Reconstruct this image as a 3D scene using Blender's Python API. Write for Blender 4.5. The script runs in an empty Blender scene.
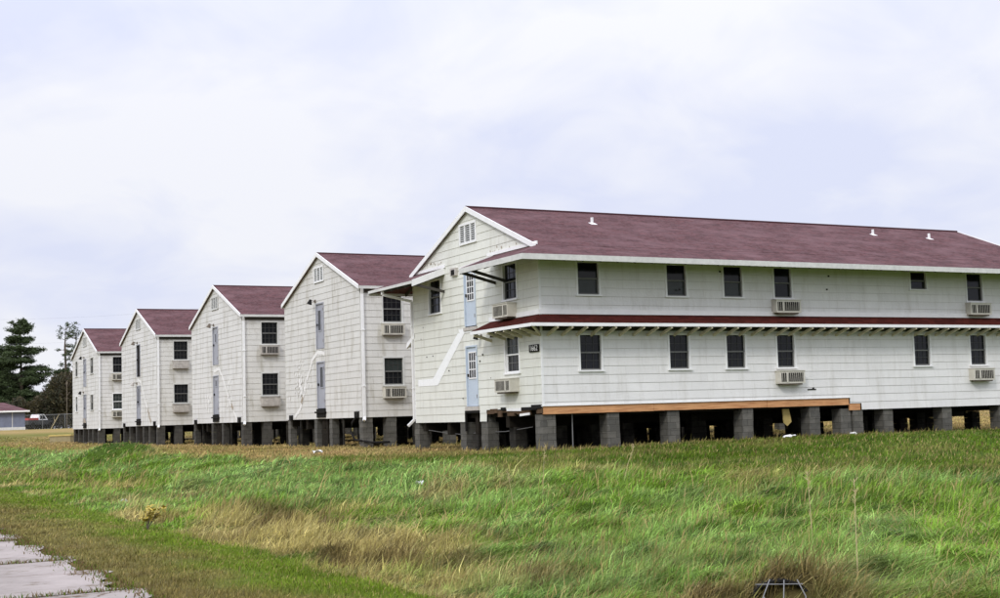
import bpy, math, random
import numpy as np
from mathutils import Vector, Matrix
random.seed(7); rng = np.random.default_rng(7)
SC = bpy.context.scene; COL = SC.collection
R = math.radians

# ------------------------------------------------------------------ camera
CAM = np.array([-19.60987, -34.3753, 0.19394])
YAW, PIT, ROL, FPX = 0.4889733, 0.0858926, -0.0308324, 1344.4066
Fw = Vector((math.sin(YAW)*math.cos(PIT), math.cos(YAW)*math.cos(PIT), math.sin(PIT)))
Rt = Vector((math.cos(YAW), -math.sin(YAW), 0)); Up = Rt.cross(Fw)
R2 = Rt*math.cos(ROL) + Up*math.sin(ROL); U2 = Up*math.cos(ROL) - Rt*math.sin(ROL)
cd = bpy.data.cameras.new('camera'); cam = bpy.data.objects.new('camera', cd); COL.objects.link(cam)
m = Matrix.Identity(4)
for i in range(3):
    m[i][0] = R2[i]; m[i][1] = U2[i]; m[i][2] = -Fw[i]; m[i][3] = CAM[i]
cam.matrix_world = m
cd.sensor_fit = 'HORIZONTAL'; cd.sensor_width = 36; cd.lens = FPX*36/1000
cd.clip_start = 0.1; cd.clip_end = 6000
SC.camera = cam

# ------------------------------------------------------------------ sky, sun, exposure
SUN_AZ = Vector((-0.80, -0.60)); SUN_EL = 38
W = bpy.data.worlds.new('World'); SC.world = W; W.use_nodes = True
nt = W.node_tree; N = nt.nodes; L = nt.links; N.clear()
out = N.new('ShaderNodeOutputWorld'); bg = N.new('ShaderNodeBackground'); bg.inputs['Strength'].default_value = 0.1
sky = N.new('ShaderNodeTexSky'); sky.sky_type = 'NISHITA'; sky.sun_disc = False
sky.sun_elevation = R(SUN_EL); sky.sun_rotation = math.atan2(SUN_AZ.x, SUN_AZ.y)
tc = N.new('ShaderNodeTexCoord'); sep = N.new('ShaderNodeSeparateXYZ'); L.new(tc.outputs['Generated'], sep.inputs[0])
def wmath(op, a, b=None, clamp=False):
    n = N.new('ShaderNodeMath'); n.operation = op; n.use_clamp = clamp
    for i, v in enumerate((a, b)):
        if v is None: continue
        if isinstance(v, (int, float)): n.inputs[i].default_value = v
        else: L.new(v, n.inputs[i])
    return n.outputs[0]
zc = wmath('MAXIMUM', sep.outputs[2], 0.0); den = wmath('ADD', zc, 0.40)
cmb = N.new('ShaderNodeCombineXYZ')
L.new(wmath('DIVIDE', sep.outputs[0], den), cmb.inputs[0]); L.new(wmath('DIVIDE', sep.outputs[1], den), cmb.inputs[1])
def wnoise(scale, detail, rough, off):
    mp = N.new('ShaderNodeMapping'); mp.inputs['Location'].default_value = off
    L.new(cmb.outputs[0], mp.inputs[0])
    n = N.new('ShaderNodeTexNoise'); n.inputs['Scale'].default_value = scale; n.inputs['Detail'].default_value = detail
    n.inputs['Roughness'].default_value = rough; n.inputs['Distortion'].default_value = 0.5
    L.new(mp.outputs[0], n.inputs['Vector']); return n.outputs['Fac']
cn = wmath('ADD', wmath('MULTIPLY', wnoise(2.0, 4, .5, (3.1, 1.7, 0)), .65), wmath('MULTIPLY', wnoise(5.5, 4, .55, (0, 5, 2)), .35))
cr = N.new('ShaderNodeValToRGB'); L.new(cn, cr.inputs[0])
cr.color_ramp.elements[0].position = 0.42; cr.color_ramp.elements[0].color = (7.6, 7.95, 9.75, 1)
cr.color_ramp.elements[1].position = 0.58; cr.color_ramp.elements[1].color = (9.35, 9.4, 10.0, 1)
gain = wmath('ADD', wmath('MULTIPLY', wmath('POWER', zc, 2.6), 2.6), 0.98)
vm = N.new('ShaderNodeVectorMath'); vm.operation = 'SCALE'; L.new(cr.outputs[0], vm.inputs[0]); L.new(gain, vm.inputs['Scale'])
mx = N.new('ShaderNodeMix'); mx.data_type = 'RGBA'; mx.inputs['Factor'].default_value = 0.93
L.new(sky.outputs[0], mx.inputs['A']); L.new(vm.outputs[0], mx.inputs['B'])
L.new(mx.outputs['Result'], bg.inputs['Color']); L.new(bg.outputs[0], out.inputs['Surface'])
sd = bpy.data.lights.new('sun', 'SUN'); sd.energy = 1.5; sd.angle = R(12); sd.color = (1, .97, .92)
sun = bpy.data.objects.new('sun', sd); COL.objects.link(sun)
sv = Vector((SUN_AZ.x*math.cos(R(SUN_EL)), SUN_AZ.y*math.cos(R(SUN_EL)), math.sin(R(SUN_EL))))
sun.rotation_euler = sv.to_track_quat('Z', 'Y').to_euler()
SC.view_settings.view_transform = 'Standard'; SC.view_settings.look = 'None'
SC.view_settings.exposure = 0.0; SC.view_settings.gamma = 1
SC.view_settings.use_curve_mapping = False

# ------------------------------------------------------------------ materials
def mat(name, base, rough=.7, spec=.3, var=0.12, nscale=3.0, build=None, bump=0.0, bscale=30, metal=0):
    """procedural material: base colour with noise variation; build(nt, colour_socket)->colour_socket adds patterns"""
    m = bpy.data.materials.new(name); m.use_nodes = True; t = m.node_tree; n = t.nodes; l = t.links
    b = n['Principled BSDF']; b.inputs['Roughness'].default_value = rough; b.inputs['Specular IOR Level'].default_value = spec
    b.inputs['Metallic'].default_value = metal
    co = n.new('ShaderNodeTexCoord'); ns = n.new('ShaderNodeTexNoise'); ns.inputs['Scale'].default_value = nscale
    ns.inputs['Detail'].default_value = 6; ns.inputs['Roughness'].default_value = .65
    l.new(co.outputs['Object'], ns.inputs['Vector'])
    rp = n.new('ShaderNodeValToRGB'); l.new(ns.outputs['Fac'], rp.inputs[0])
    rp.color_ramp.elements[0].position = .3; rp.color_ramp.elements[1].position = .7
    rp.color_ramp.elements[0].color = (*[c*(1-var) for c in base], 1)
    rp.color_ramp.elements[1].color = (*[min(1, c*(1+var)) for c in base], 1)
    c = rp.outputs[0]
    if build: c = build(t, co, c)
    l.new(c, b.inputs['Base Color'])
    if bump:
        nb = n.new('ShaderNodeTexNoise'); nb.inputs['Scale'].default_value = bscale; nb.inputs['Detail'].default_value = 4
        l.new(co.outputs['Object'], nb.inputs['Vector'])
        bp = n.new('ShaderNodeBump'); bp.inputs['Strength'].default_value = bump; bp.inputs['Distance'].default_value = .02
        l.new(nb.outputs['Fac'], bp.inputs['Height']); l.new(bp.outputs[0], b.inputs['Normal'])
    return m
def mixc(t, fac, a, b, mode='MIX'):
    m = t.nodes.new('ShaderNodeMix'); m.data_type = 'RGBA'; m.blend_type = mode
    for k, v in (('Factor', fac), ('A', a), ('B', b)):
        s = m.inputs[k]
        if isinstance(v, (int, float)): s.default_value = v
        elif isinstance(v, tuple): s.default_value = (*v, 1)
        else: t.links.new(v, s)
    return m.outputs['Result']
def noise(t, vec, scale, lo, hi, detail=5, rough=.6):
    n = t.nodes.new('ShaderNodeTexNoise'); n.inputs['Scale'].default_value = scale; n.inputs['Detail'].default_value = detail
    n.inputs['Roughness'].default_value = rough
    if vec is not None: t.links.new(vec, n.inputs['Vector'])
    r = t.nodes.new('ShaderNodeMapRange'); r.inputs['From Min'].default_value = lo; r.inputs['From Max'].default_value = hi
    t.links.new(n.outputs['Fac'], r.inputs['Value']); return r.outputs[0]
def facevec(t, co, kx=1, ky=1, kz=1):
    s = t.nodes.new('ShaderNodeSeparateXYZ'); t.links.new(co.outputs['Object'], s.inputs[0])
    a = t.nodes.new('ShaderNodeMath'); a.operation = 'ADD'; t.links.new(s.outputs[0], a.inputs[0]); t.links.new(s.outputs[1], a.inputs[1])
    c = t.nodes.new('ShaderNodeCombineXYZ')
    def sc(v, k):
        q = t.nodes.new('ShaderNodeMath'); q.operation = 'MULTIPLY'; q.inputs[1].default_value = k; t.links.new(v, q.inputs[0]); return q.outputs[0]
    t.links.new(sc(a.outputs[0], kx), c.inputs[0]); t.links.new(sc(s.outputs[2], kz), c.inputs[1]); return c.outputs[0]
def bricks(t, vec, w, h, mortar, c1, c2, cm, offset=.5, smooth=.1):
    b = t.nodes.new('ShaderNodeTexBrick'); b.inputs['Scale'].default_value = 1
    b.inputs['Brick Width'].default_value = w; b.inputs['Row Height'].default_value = h; b.inputs['Mortar Size'].default_value = mortar
    b.inputs['Mortar Smooth'].default_value = smooth; b.offset = offset
    for k, c in (('Color1', c1), ('Color2', c2), ('Mortar', cm)): b.inputs[k].default_value = (*c, 1)
    t.links.new(vec, b.inputs['Vector']); return b
CH = 0.262        # siding course height
GZ = 1.0          # siding bottom above the empty's base
def siding_pattern(dirt, line, stain_col=(.33, .30, .22)):
    def f(t, co, c):
        v = facevec(t, co)
        mp = t.nodes.new('ShaderNodeMapping'); mp.inputs['Location'].default_value = (0, -GZ % CH * -1 + (GZ % CH)*0, 0)
        mp.inputs['Location'].default_value = (0.13, -(GZ % CH) + .010, 0)
        t.links.new(v, mp.inputs[0])
        b = bricks(t, mp.outputs[0], 1.22, CH, .004, (1, 1, 1), (.93, .93, .93), (.72, .70, .66))
        c = mixc(t, .75, c, b.outputs['Color'], 'MULTIPLY')
        # uneven dark line along each butt edge: painted lap shadow plus grime
        s = t.nodes.new('ShaderNodeSeparateXYZ'); t.links.new(mp.outputs[0], s.inputs[0])
        d = t.nodes.new('ShaderNodeMath'); d.operation = 'DIVIDE'; d.inputs[1].default_value = CH; t.links.new(s.outputs[1], d.inputs[0])
        fr = t.nodes.new('ShaderNodeMath'); fr.operation = 'FRACT'; t.links.new(d.outputs[0], fr.inputs[0])
        lt = t.nodes.new('ShaderNodeMath'); lt.operation = 'LESS_THAN'; lt.inputs[1].default_value = .065; t.links.new(fr.outputs[0], lt.inputs[0])
        ml = t.nodes.new('ShaderNodeMath'); ml.operation = 'MULTIPLY'; t.links.new(lt.outputs[0], ml.inputs[0])
        t.links.new(noise(t, v, 1.3, .25, .6), ml.inputs[1])
        m2 = t.nodes.new('ShaderNodeMath'); m2.operation = 'MULTIPLY'; m2.inputs[1].default_value = line; t.links.new(ml.outputs[0], m2.inputs[0])
        c = mixc(t, m2.outputs[0], c, (.10, .095, .08))
        # vertical streaks and blotches of dirt
        vs = facevec(t, co, 2.2, 1, .35)
        k = noise(t, vs, 1.1, .5, .78, 7, .7)
        q = t.nodes.new('ShaderNodeMath'); q.operation = 'MULTIPLY'; q.inputs[1].default_value = dirt; q.use_clamp = True; t.links.new(k, q.inputs[0])
        c = mixc(t, q.outputs[0], c, stain_col)
        k2 = noise(t, v, 5.0, .60, .72, 8, .75)
        q2 = t.nodes.new('ShaderNodeMath'); q2.operation = 'MULTIPLY'; q2.inputs[1].default_value = dirt*.8; q2.use_clamp = True; t.links.new(k2, q2.inputs[0])
        return mixc(t, q2.outputs[0], c, (.42, .37, .28))
    return f
def M_siding(name, base, dirt, line): return mat(name, base, .55, .35, .05, .9, siding_pattern(dirt, line), bump=.25, bscale=14)
def roof_pat(t, co, c, worn=True):
    b = bricks(t, roofvec(t, co), .33, .145, .012, (1.25, 1.2, 1.2), (.66, .66, .68), (.42, .42, .42), .37, .3)
    c = mixc(t, .9, c, b.outputs['Color'], 'MULTIPLY')
    if worn: c = mixc(t, noise(t, co.outputs['Object'], 7, .45, .8, 8, .8), c, (.15, .095, .10))
    if not worn: return c
    mp = t.nodes.new('ShaderNodeMapping'); mp.inputs['Scale'].default_value = (.9, 1.6, 1); t.links.new(co.outputs['Object'], mp.inputs[0])
    return mixc(t, noise(t, mp.outputs[0], .8, .45, .75), c, (.145, .082, .088))
def roofvec(t, co):
    s = t.nodes.new('ShaderNodeSeparateXYZ'); t.links.new(co.outputs['Object'], s.inputs[0])
    c = t.nodes.new('ShaderNodeCombineXYZ'); t.links.new(s.outputs[0], c.inputs[0])
    t.links.new(s.outputs[1], c.inputs[1]); return c.outputs[0]
def block_pat(t, co, c):
    b = bricks(t, facevec(t, co), .40, .20, .008, (1.15, 1.13, 1.1), (.72, .72, .72), (.45, .44, .42), .5, .2)
    c = mixc(t, 1.0, c, b.outputs['Color'], 'MULTIPLY')
    return mixc(t, noise(t, co.outputs['Object'], 1.7, .5, .8), c, (.09, .085, .07))
def wood_pat(t, co, c):
    v = facevec(t, co, 1.0, 1, 14)
    return mixc(t, noise(t, v, 1.6, .45, .75), c, (.34, .13, .05))
M = {}
M['siding_bright'] = M_siding('painted shingle siding', (.79, .785, .765), .34, .20)
M['siding_cream'] = M_siding('painted siding gable', (.735, .74, .67), .45, .22)
M['siding_worn'] = M_siding('weathered siding', (.66, .65, .61), .95, .28)
M['siding_old'] = M_siding('old siding', (.69, .68, .65), 1.0, .28)
M['trim'] = mat('white trim paint', (.83, .83, .82), .45, .4, .05, 4, bump=.1)
M['trim_old'] = mat('old trim paint', (.60, .60, .57), .55, .3, .12, 5, bump=.1)
M['rafter'] = mat('cream rafter paint', (.66, .60, .44), .6, .2, .15, 3)
M['roof'] = mat('red asphalt shingles', (.090, .040, .042), .9, .12, .18, 2.2, roof_pat, bump=.5, bscale=40)
M['roof_pent'] = mat('dark red pent shingles', (.075, .017, .013), .95, .05, .2, 2.0, lambda t, co, c: roof_pat(t, co, c, False), bump=.5, bscale=40)
M['ridge'] = mat('dark ridge cap', (.05, .02, .022), .9, .1)
M['soffit'] = mat('shaded soffit boards and eave shade', (.07, .065, .055), .9, .1, .2)
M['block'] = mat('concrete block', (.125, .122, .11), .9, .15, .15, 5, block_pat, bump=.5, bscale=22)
M['block_dark'] = mat('shaded concrete block', (.03, .028, .024), .9, .15, .2, 5, block_pat, bump=.5, bscale=22)  # block copy with the deep shade under the floors put into its colour
M['block_mid'] = mat('half shaded concrete block', (.075, .072, .065), .9, .15, .2, 5, block_pat, bump=.5, bscale=22)  # block copy darkened for the shade beneath the farther barracks
M['floor'] = mat('dark floor framing', (.022, .019, .015), .95, .05, .3)  # very dark brown framing colour with slight variation
M['beam'] = mat('bare orange timber', (.60, .32, .15), .75, .2, .12, 1.4, wood_pat, bump=.2)
M['beam_dark'] = mat('rough broken sheathing', (.10, .065, .04), .9, .1, .35, 6)
M['glass'] = mat('dark window glass', (.010, .011, .013), .08, .22, .3, 1.5)
M['glass_blind'] = mat('glass with blind behind', (.035, .042, .040), .2, .25, .2, 2)
M['sash'] = mat('grey window sash', (.15, .15, .14), .5, .3)
M['door_blue'] = mat('pale blue door paint', (.50, .57, .65), .5, .3, .06, 2)
M['door_grey'] = mat('lavender grey door paint', (.35, .36, .40), .5, .3, .10, 2)
M['ac'] = mat('aged air conditioner casing', (.58, .555, .48), .5, .3, .10, 6)
M['ac_old'] = mat('dirty air conditioner casing', (.46, .43, .39), .6, .3, .2, 7)
M['dark'] = mat('dark metal and dark openings', (.018, .017, .016), .85, .1, .2)
M['rust'] = mat('grey brown metal', (.16, .13, .10), .7, .3, .3, 12)
M['galv'] = mat('galvanised steel', (.20, .20, .20), .5, .4, .15, 8, metal=.3)
M['scar'] = mat('unpainted bright strip', (.88, .89, .88), .6, .3, .05, 8)
M['scar_old'] = mat('flaking paint patch', (.80, .79, .76), .6, .3, .10, 12)
M['scar_brown'] = mat('exposed brown board', (.38, .32, .25), .8, .2, .3, 9)
M['yellow'] = mat('yellow insulation', (.40, .31, .12), .9, .1, .2, 6)
M['white_plastic'] = mat('white plastic', (.8, .8, .8), .4, .4)

# ------------------------------------------------------------------ mesh helpers
def link(o, parent=None):
    COL.objects.link(o)
    if parent is not None: o.parent = parent
    return o
class MB:
    def __init__(s): s.v = []; s.f = []
    def poly(s, pts):
        k = len(s.v); s.v += [tuple(p) for p in pts]; s.f.append(tuple(range(k, k+len(pts)))); return s
    def hexa(s, p):
        k = len(s.v); s.v += [tuple(q) for q in p]
        for f in ((0, 3, 2, 1), (4, 5, 6, 7), (0, 1, 5, 4), (1, 2, 6, 5), (2, 3, 7, 6), (3, 0, 4, 7)): s.f.append(tuple(k+i for i in f))
        return s
    def box(s, x0, x1, y0, y1, z0, z1):
        return s.hexa([(x0, y0, z0), (x1, y0, z0), (x1, y1, z0), (x0, y1, z0), (x0, y0, z1), (x1, y0, z1), (x1, y1, z1), (x0, y1, z1)])
    def slab(s, pts, th, d=(0, 0, -1)):
        d = Vector(d)*th; a = [Vector(p) for p in pts]; b = [p+d for p in a]; n = len(a)
        k = len(s.v); s.v += [tuple(p) for p in a+b]
        s.f.append(tuple(range(k, k+n))); s.f.append(tuple(range(k+2*n-1, k+n-1, -1)))
        for i in range(n): s.f.append((k+i, k+n+i, k+n+(i+1) % n, k+(i+1) % n))
        return s
    def beam(s, a, b, w, h, up=(0, 0, 1)):
        a = Vector(a); b = Vector(b); d = (b-a).normalized(); side = d.cross(Vector(up))
        if side.length < 1e-4: side = Vector((1, 0, 0))
        side.normalize(); u = side.cross(d).normalized(); side *= w/2; u *= h/2
        return s.hexa([a-side-u, a+side-u, b+side-u, b-side-u, a-side+u, a+side+u, b+side+u, b-side+u])
    def tube(s, pts, r, n=8, r2=None):
        pts = [Vector(p) for p in pts]; rings = []
        for i, p in enumerate(pts):
            d = (pts[min(i+1, len(pts)-1)]-pts[max(i-1, 0)]).normalized()
            a = d.cross(Vector((0, 0, 1)))
            if a.length < 1e-3: a = Vector((1, 0, 0))
            a.normalize(); b = d.cross(a).normalized()
            rr = r if r2 is None else r+(r2-r)*i/max(1, len(pts)-1)
            k = len(s.v); rings.append(k)
            for j in range(n):
                t = 2*math.pi*j/n; s.v.append(tuple(p+a*rr*math.cos(t)+b*rr*math.sin(t)))
        for i in range(len(rings)-1):
            for j in range(n):
                s.f.append((rings[i]+j, rings[i]+(j+1) % n, rings[i+1]+(j+1) % n, rings[i+1]+j))
        s.f.append(tuple(rings[0]+j for j in range(n))[::-1]); s.f.append(tuple(rings[-1]+j for j in range(n)))
        return s
    def split(s, name, m, parent=None, off=(0, 0, GZ)):
        par = list(range(len(s.v)))
        def find(a):
            while par[a] != a: par[a] = par[par[a]]; a = par[a]
            return a
        for f in s.f:
            for i in f[1:]: par[find(i)] = find(f[0])
        groups = {}
        for f in s.f: groups.setdefault(find(f[0]), []).append(f)
        res = []
        for fs in groups.values():
            mb = MB(); mp = {}
            for f in fs:
                g = []
                for i in f:
                    if i not in mp: mp[i] = len(mb.v); mb.v.append(s.v[i])
                    g.append(mp[i])
                mb.f.append(tuple(g))
            res.append(mb.build(name, m, parent, off))
        return res[0]
    def build(s, name, m, parent=None, off=(0, 0, GZ)):
        me = bpy.data.meshes.new(name); me.from_pydata([(a+off[0], b+off[1], c+off[2]) for a, b, c in s.v], [], s.f)
        me.materials.append(m if not isinstance(m, str) else M[m]); me.validate(); me.update()
        return link(bpy.data.objects.new(name, me), parent)
def tag(o, label=None, cat=None, group=None, kind=None):
    if label: o['label'] = label
    if cat: o['category'] = cat
    if group: o['group'] = group
    if kind: o['kind'] = kind
    return o
def empty(name, loc, rz=0):
    o = bpy.data.objects.new(name, None); o.location = loc; o.rotation_euler = (0, 0, rz); o.empty_display_size = .3; return link(o)

# ------------------------------------------------------------------ terrain function (shared by ground and grass)
def _h(ix, iy, seed):
    n = (ix.astype(np.int64)*374761393 + iy.astype(np.int64)*668265263 + seed*1442695041) & 0x7fffffff
    n = ((n ^ (n >> 13))*1274126177) & 0x7fffffff
    return ((n ^ (n >> 16)) & 0xffff)/65535.0
def vn(x, y, seed=0):
    x = np.asarray(x, float); y = np.asarray(y, float)
    ix = np.floor(x); iy = np.floor(y); fx = x-ix; fy = y-iy; fx = fx*fx*(3-2*fx); fy = fy*fy*(3-2*fy)
    a = _h(ix, iy, seed); b = _h(ix+1, iy, seed); c = _h(ix, iy+1, seed); d = _h(ix+1, iy+1, seed)
    return (a*(1-fx)+b*fx)*(1-fy)+(c*(1-fx)+d*fx)*fy
def fbm(x, y, seed=0, o=4):
    s = 0; a = .5; t = 0
    for i in range(o): s = s+a*vn(x*2**i+17.3*i, y*2**i-9.1*i, seed+i); t += a; a *= .55
    return s/t
def ss(a, b, x): t = np.clip((x-a)/(b-a), 0, 1); return t*t*(3-2*t)
CUL = (-11.42, -24.30)
def xedge(y):      # where the tall grass of the swale meets the mown ground round the barracks
    return np.interp(y, [-60, -26, -19, -8, 6, 24, 200], [16, 6, -1.6, -5.2, -6.3, -7.2, -7.5]) + (fbm(y/2.5, y*0+3, 5)-.5)*1.6
def ground_z(x, y):
    x = np.asarray(x, float); y = np.asarray(y, float)
    xe = xedge(y)
    z = np.full(np.broadcast(x, y).shape, -1.50)
    z = z - .06*ss(-15.2, -14.0, x)-.12*ss(-14.0, -13.75, x+.3*(vn(x/.9, y/.9, 8)-.5))*ss(-2, -12, y)
    z = z + .62*ss(-11.8, np.minimum(xe+.8, 4), x)
    z = z + .04*(fbm(x/6, y/6, 11)-.5)
    tall = ss(-14, -13, x)*(1-ss(xe-.6, xe+.6, x))
    z = z + tall*(.40*(fbm(x/1.7, y/1.7, 21)-.5)+.26*(fbm(x/.55, y/.55, 23, 2)-.5))
    z = z + .16*np.exp(-((x-9)**2/60+(y+4)**2/14))            # slight rise in front of the near barracks
    z = z + .52*np.exp(-((x+7.6)**2/1.8+(y-21.0)**2/12))        # overgrown mound
    cf = (x-CUL[0])*.47+(y-CUL[1])*.88; cs = (x-CUL[0])*.88-(y-CUL[1])*.47
    z = z + .36*ss(-.32, -.02, cf)*np.exp(-np.maximum(cf, 0)**2/3.0)*np.exp(-cs**2/.5) - .10*ss(-1.6, -.6, cf)*(1-ss(-.5, -.25, cf))*np.exp(-cs**2/.12)
    dist = np.hypot(x-CAM[0], y-CAM[1])
    z = z + 1.12*ss(95, 150, dist)*ss(-16, 0, x) + 1.6*ss(95, 150, dist)*(1-ss(-16, 0, x))
    return z

# zone colours: returns rgb (N,3), blade height, lean, for points
CG = dict(road_olive=(.235, .205, .065), yg=(.155, .235, .020), tan=(.45, .35, .14), lush=(.165, .285, .022), cyan=(.26, .40, .10),
          dark=(.05, .10, .010), mow=(.105, .175, .013), straw=(.46, .33, .14), brown=(.17, .12, .05), olive=(.20, .21, .05))
CG = {k: np.array(v) for k, v in CG.items()}
def lerp(a, b, t): return a*(1-t[:, None])+b*t[:, None]
def zone(x, y, jit=0):
    n1 = fbm(x/2.4, y/2.4, 31); n2 = fbm(x/.8, y/.8, 41); n3 = fbm(x/5.5, y/5.5, 51)
    xe = xedge(y); o = np.ones_like(x)
    # verge by the road
    v = lerp(np.outer(o, CG['road_olive']), np.outer(o, CG['yg']), np.clip(.9*ss(-15.9, -14.3, x+(n1-.5)*2.0+(n2-.5)*1.6), 0, 1))
    v = lerp(v, np.outer(o, CG['brown']), .5*ss(.52, .68, n2)*(1-ss(-15.6, -14.8, x+(n1-.5))))
    hv = .028+.035*n2
    # swale
    dry = ss(.50, .64, .55*n1+.45*n2+.24*np.exp(-((x+12.4)**2)/1.9)*np.exp(-((y+15.0)**2)/60)-.10*ss(-11.6, -9.5, x)+.10*np.exp(-((x+10.9)**2+(y+25.3)**2)/.8))
    t = lerp(np.outer(o, CG['lush']), np.outer(o, CG['cyan']), ss(.40, .62, n3*.6+n2*.4+.10*ss(-11, -9, x)))
    t = lerp(t, np.outer(o, CG['yg']), .5*ss(.5, .7, fbm(x/1.9, y/1.9, 71)))
    t = lerp(t, np.outer(o, CG['dark']), .75*ss(.60, .74, fbm(x/.7, y/.7, 83, 3)))
    t = lerp(t, np.outer(o, CG['tan']), dry*.8)
    t = lerp(t, np.outer(o, CG['tan']), .6*np.exp(-(x-xe+.35)**2/.10)*ss(.45, .6, n1))
    t = lerp(t, np.outer(o, CG['brown']), .75*ss(.56, .68, fbm(x/1.1, y/1.1, 61))*ss(-9.0, -11.5, x+.5*(n1-.5)))
    t = lerp(t, np.outer(o, CG['brown']), np.clip(1.5*np.exp(-((x+11.1)**2/2.2+(y+23.7)**2/2.4))*ss(.30, .62, n2), 0, .85))
    ht = .03+.17*n2+.06*n1+.15*vn(x/.42, y/.42, 33)
    ht = ht*(1-.45*ss(-12.6, -13.7, x))
    # mown ground round the barracks: green in front of the near one, straw elsewhere
    gr = np.clip(ss(7.5, -1.5, y+(n1-.5)*5)+.9*ss(-3.5, -7, x+(n1-.5)*3)*ss(26, 2, y), 0, 1)*ss(6.5, 2.0, y-0.0*x)
    inside = ((x > -.3) & (x < 22.4) & (y > .8) & (y < 9.2))
    gr = np.where(inside, .15*gr, gr)
    mgrass = lerp(np.outer(o, CG['mow']), np.outer(o, CG['olive']), ss(.42, .7, n1))
    mgrass = lerp(mgrass, np.outer(o, CG['dark']), .6*ss(.5, .65, n2))
    mgrass = lerp(mgrass, np.outer(o, CG['straw']), .55*np.exp(-((y+.3)**2)/.5)*(n2 > .35))
    st = lerp(np.outer(o, CG['straw']), np.outer(o, CG['olive']), ss(.42, .68, n2)*.75)
    st = lerp(st, np.outer(o, CG['tan']), .5*ss(.5, .65, n1))
    mo = lerp(st, mgrass, gr)
    hm = .04+.06*n2+.03*(gr > .5)
    for (X0, Y0) in ((0, 0), (.22, 14.594), (-.356, 28.252), (-1.013, 42.361), (-1.195, 57.796)):
        hm = hm+.14*n2*np.exp(-(y-Y0+.05)**2/.12)*(x > X0-.3)*(x < X0+22)+.14*n2*np.exp(-(x-X0+.05)**2/.10)*(y > Y0-.3)*(y < Y0+9.3)
    far = ss(60, 90, y); mo = lerp(mo, lerp(np.outer(o, CG['straw']), np.outer(o, CG['olive']), ss(.3, .6, n3)), far)
    w1 = ss(-14.1, -13.7, x+(n2-.5)*.4); w2 = ss(xe-.3, xe+.3, x)
    c = lerp(v, t, w1); c = lerp(c, mo, w2)
    h = hv*(1-w1)+ht*w1; h = h*(1-w2)+hm*w2
    mound = np.exp(-((x+7.6)**2/1.6+(y-22.0)**2/9)); c = lerp(c, np.outer(o, CG['dark']*1.3), np.clip(mound*1.3, 0, 1)*.8); h = h*(1-.6*np.clip(mound, 0, 1))
    return c, h, w1*(1-w2), w2

def grid_axis(lo, hi, fine_lo, fine_hi, step):
    a = list(np.arange(fine_lo, fine_hi+1e-6, step)); s = step; p = fine_hi
    while p < hi: s *= 1.18; p += s; a.append(min(p, hi))
    s = step; p = fine_lo
    while p > lo: s *= 1.18; p -= s; a.insert(0, max(p, lo))
    return np.array(a)
gx = grid_axis(-2500, 2500, -18, 10, .16); gy = grid_axis(-600, 4000, -32, 40, .20)
X, Y = np.meshgrid(gx, gy); xs = X.ravel(); ys = Y.ravel(); zs = ground_z(xs, ys)
roadm = (xs < -16.5) & (xs > -24.6) & (ys > -120) & (ys < 420); zs = np.where(roadm, zs-.05, zs)
nx, ny = len(gx), len(gy)
idx = np.arange(nx*ny).reshape(ny, nx)
quads = np.stack([idx[:-1, :-1], idx[:-1, 1:], idx[1:, 1:], idx[1:, :-1]], -1).reshape(-1, 4)
def np_mesh(name, verts, faces_flat, loop_starts, material, cols=None, smooth=False):
    me = bpy.data.meshes.new(name)
    me.vertices.add(len(verts)); me.vertices.foreach_set('co', np.ascontiguousarray(verts, np.float32).ravel())
    me.loops.add(len(faces_flat)); me.loops.foreach_set('vertex_index', np.ascontiguousarray(faces_flat, np.int32))
    me.polygons.add(len(loop_starts)); me.polygons.foreach_set('loop_start', np.ascontiguousarray(loop_starts, np.int32))
    if smooth: me.polygons.foreach_set('use_smooth', np.ones(len(loop_starts), bool))
    if cols is not None:
        a = me.color_attributes.new('tint', 'FLOAT_COLOR', 'POINT')
        c4 = np.ones((len(verts), 4), np.float32); c4[:, :3] = cols; a.data.foreach_set('color', c4.ravel())
    me.materials.append(material); me.update(calc_edges=True)
    o = bpy.data.objects.new(name, me); return link(o)
def tint_mat(name, transl=0.0, rough=.6, spec=.2, detail=0.0):
    m = bpy.data.materials.new(name); m.use_nodes = True; t = m.node_tree; n = t.nodes; l = t.links
    b = n['Principled BSDF']; b.inputs['Roughness'].default_value = rough; b.inputs['Specular IOR Level'].default_value = spec
    a = n.new('ShaderNodeVertexColor'); a.layer_name = 'tint'; c = a.outputs['Color']
    if detail:
        co = n.new('ShaderNodeTexCoord')
        c = mixc(t, noise(t, co.outputs['Object'], 9, .35, .7, 8, .75), c, mixc(t, 1.0, c, (1-detail, 1-detail, 1-detail), 'MULTIPLY'))
        c = mixc(t, noise(t, co.outputs['Object'], 1.2, .62, .8, 6, .7), c, (.20, .15, .09))
        nb = n.new('ShaderNodeTexNoise'); nb.inputs['Scale'].default_value = 14; nb.inputs['Detail'].default_value = 6; l.new(co.outputs['Object'], nb.inputs['Vector'])
        bp = n.new('ShaderNodeBump'); bp.inputs['Strength'].default_value = .8; bp.inputs['Distance'].default_value = .06
        l.new(nb.outputs['Fac'], bp.inputs['Height']); l.new(bp.outputs[0], b.inputs['Normal'])
    l.new(c, b.inputs['Base Color'])
    if transl:
        tr = n.new('ShaderNodeBsdfTranslucent'); l.new(c, tr.inputs['Color']); ms = n.new('ShaderNodeMixShader'); ms.inputs[0].default_value = transl
        l.new(b.outputs[0], ms.inputs[1]); l.new(tr.outputs[0], ms.inputs[2]); l.new(ms.outputs[0], n['Material Output'].inputs['Surface'])
    return m
gc, _, wt, wm = zone(xs, ys)
und = np.zeros(len(xs))
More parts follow.
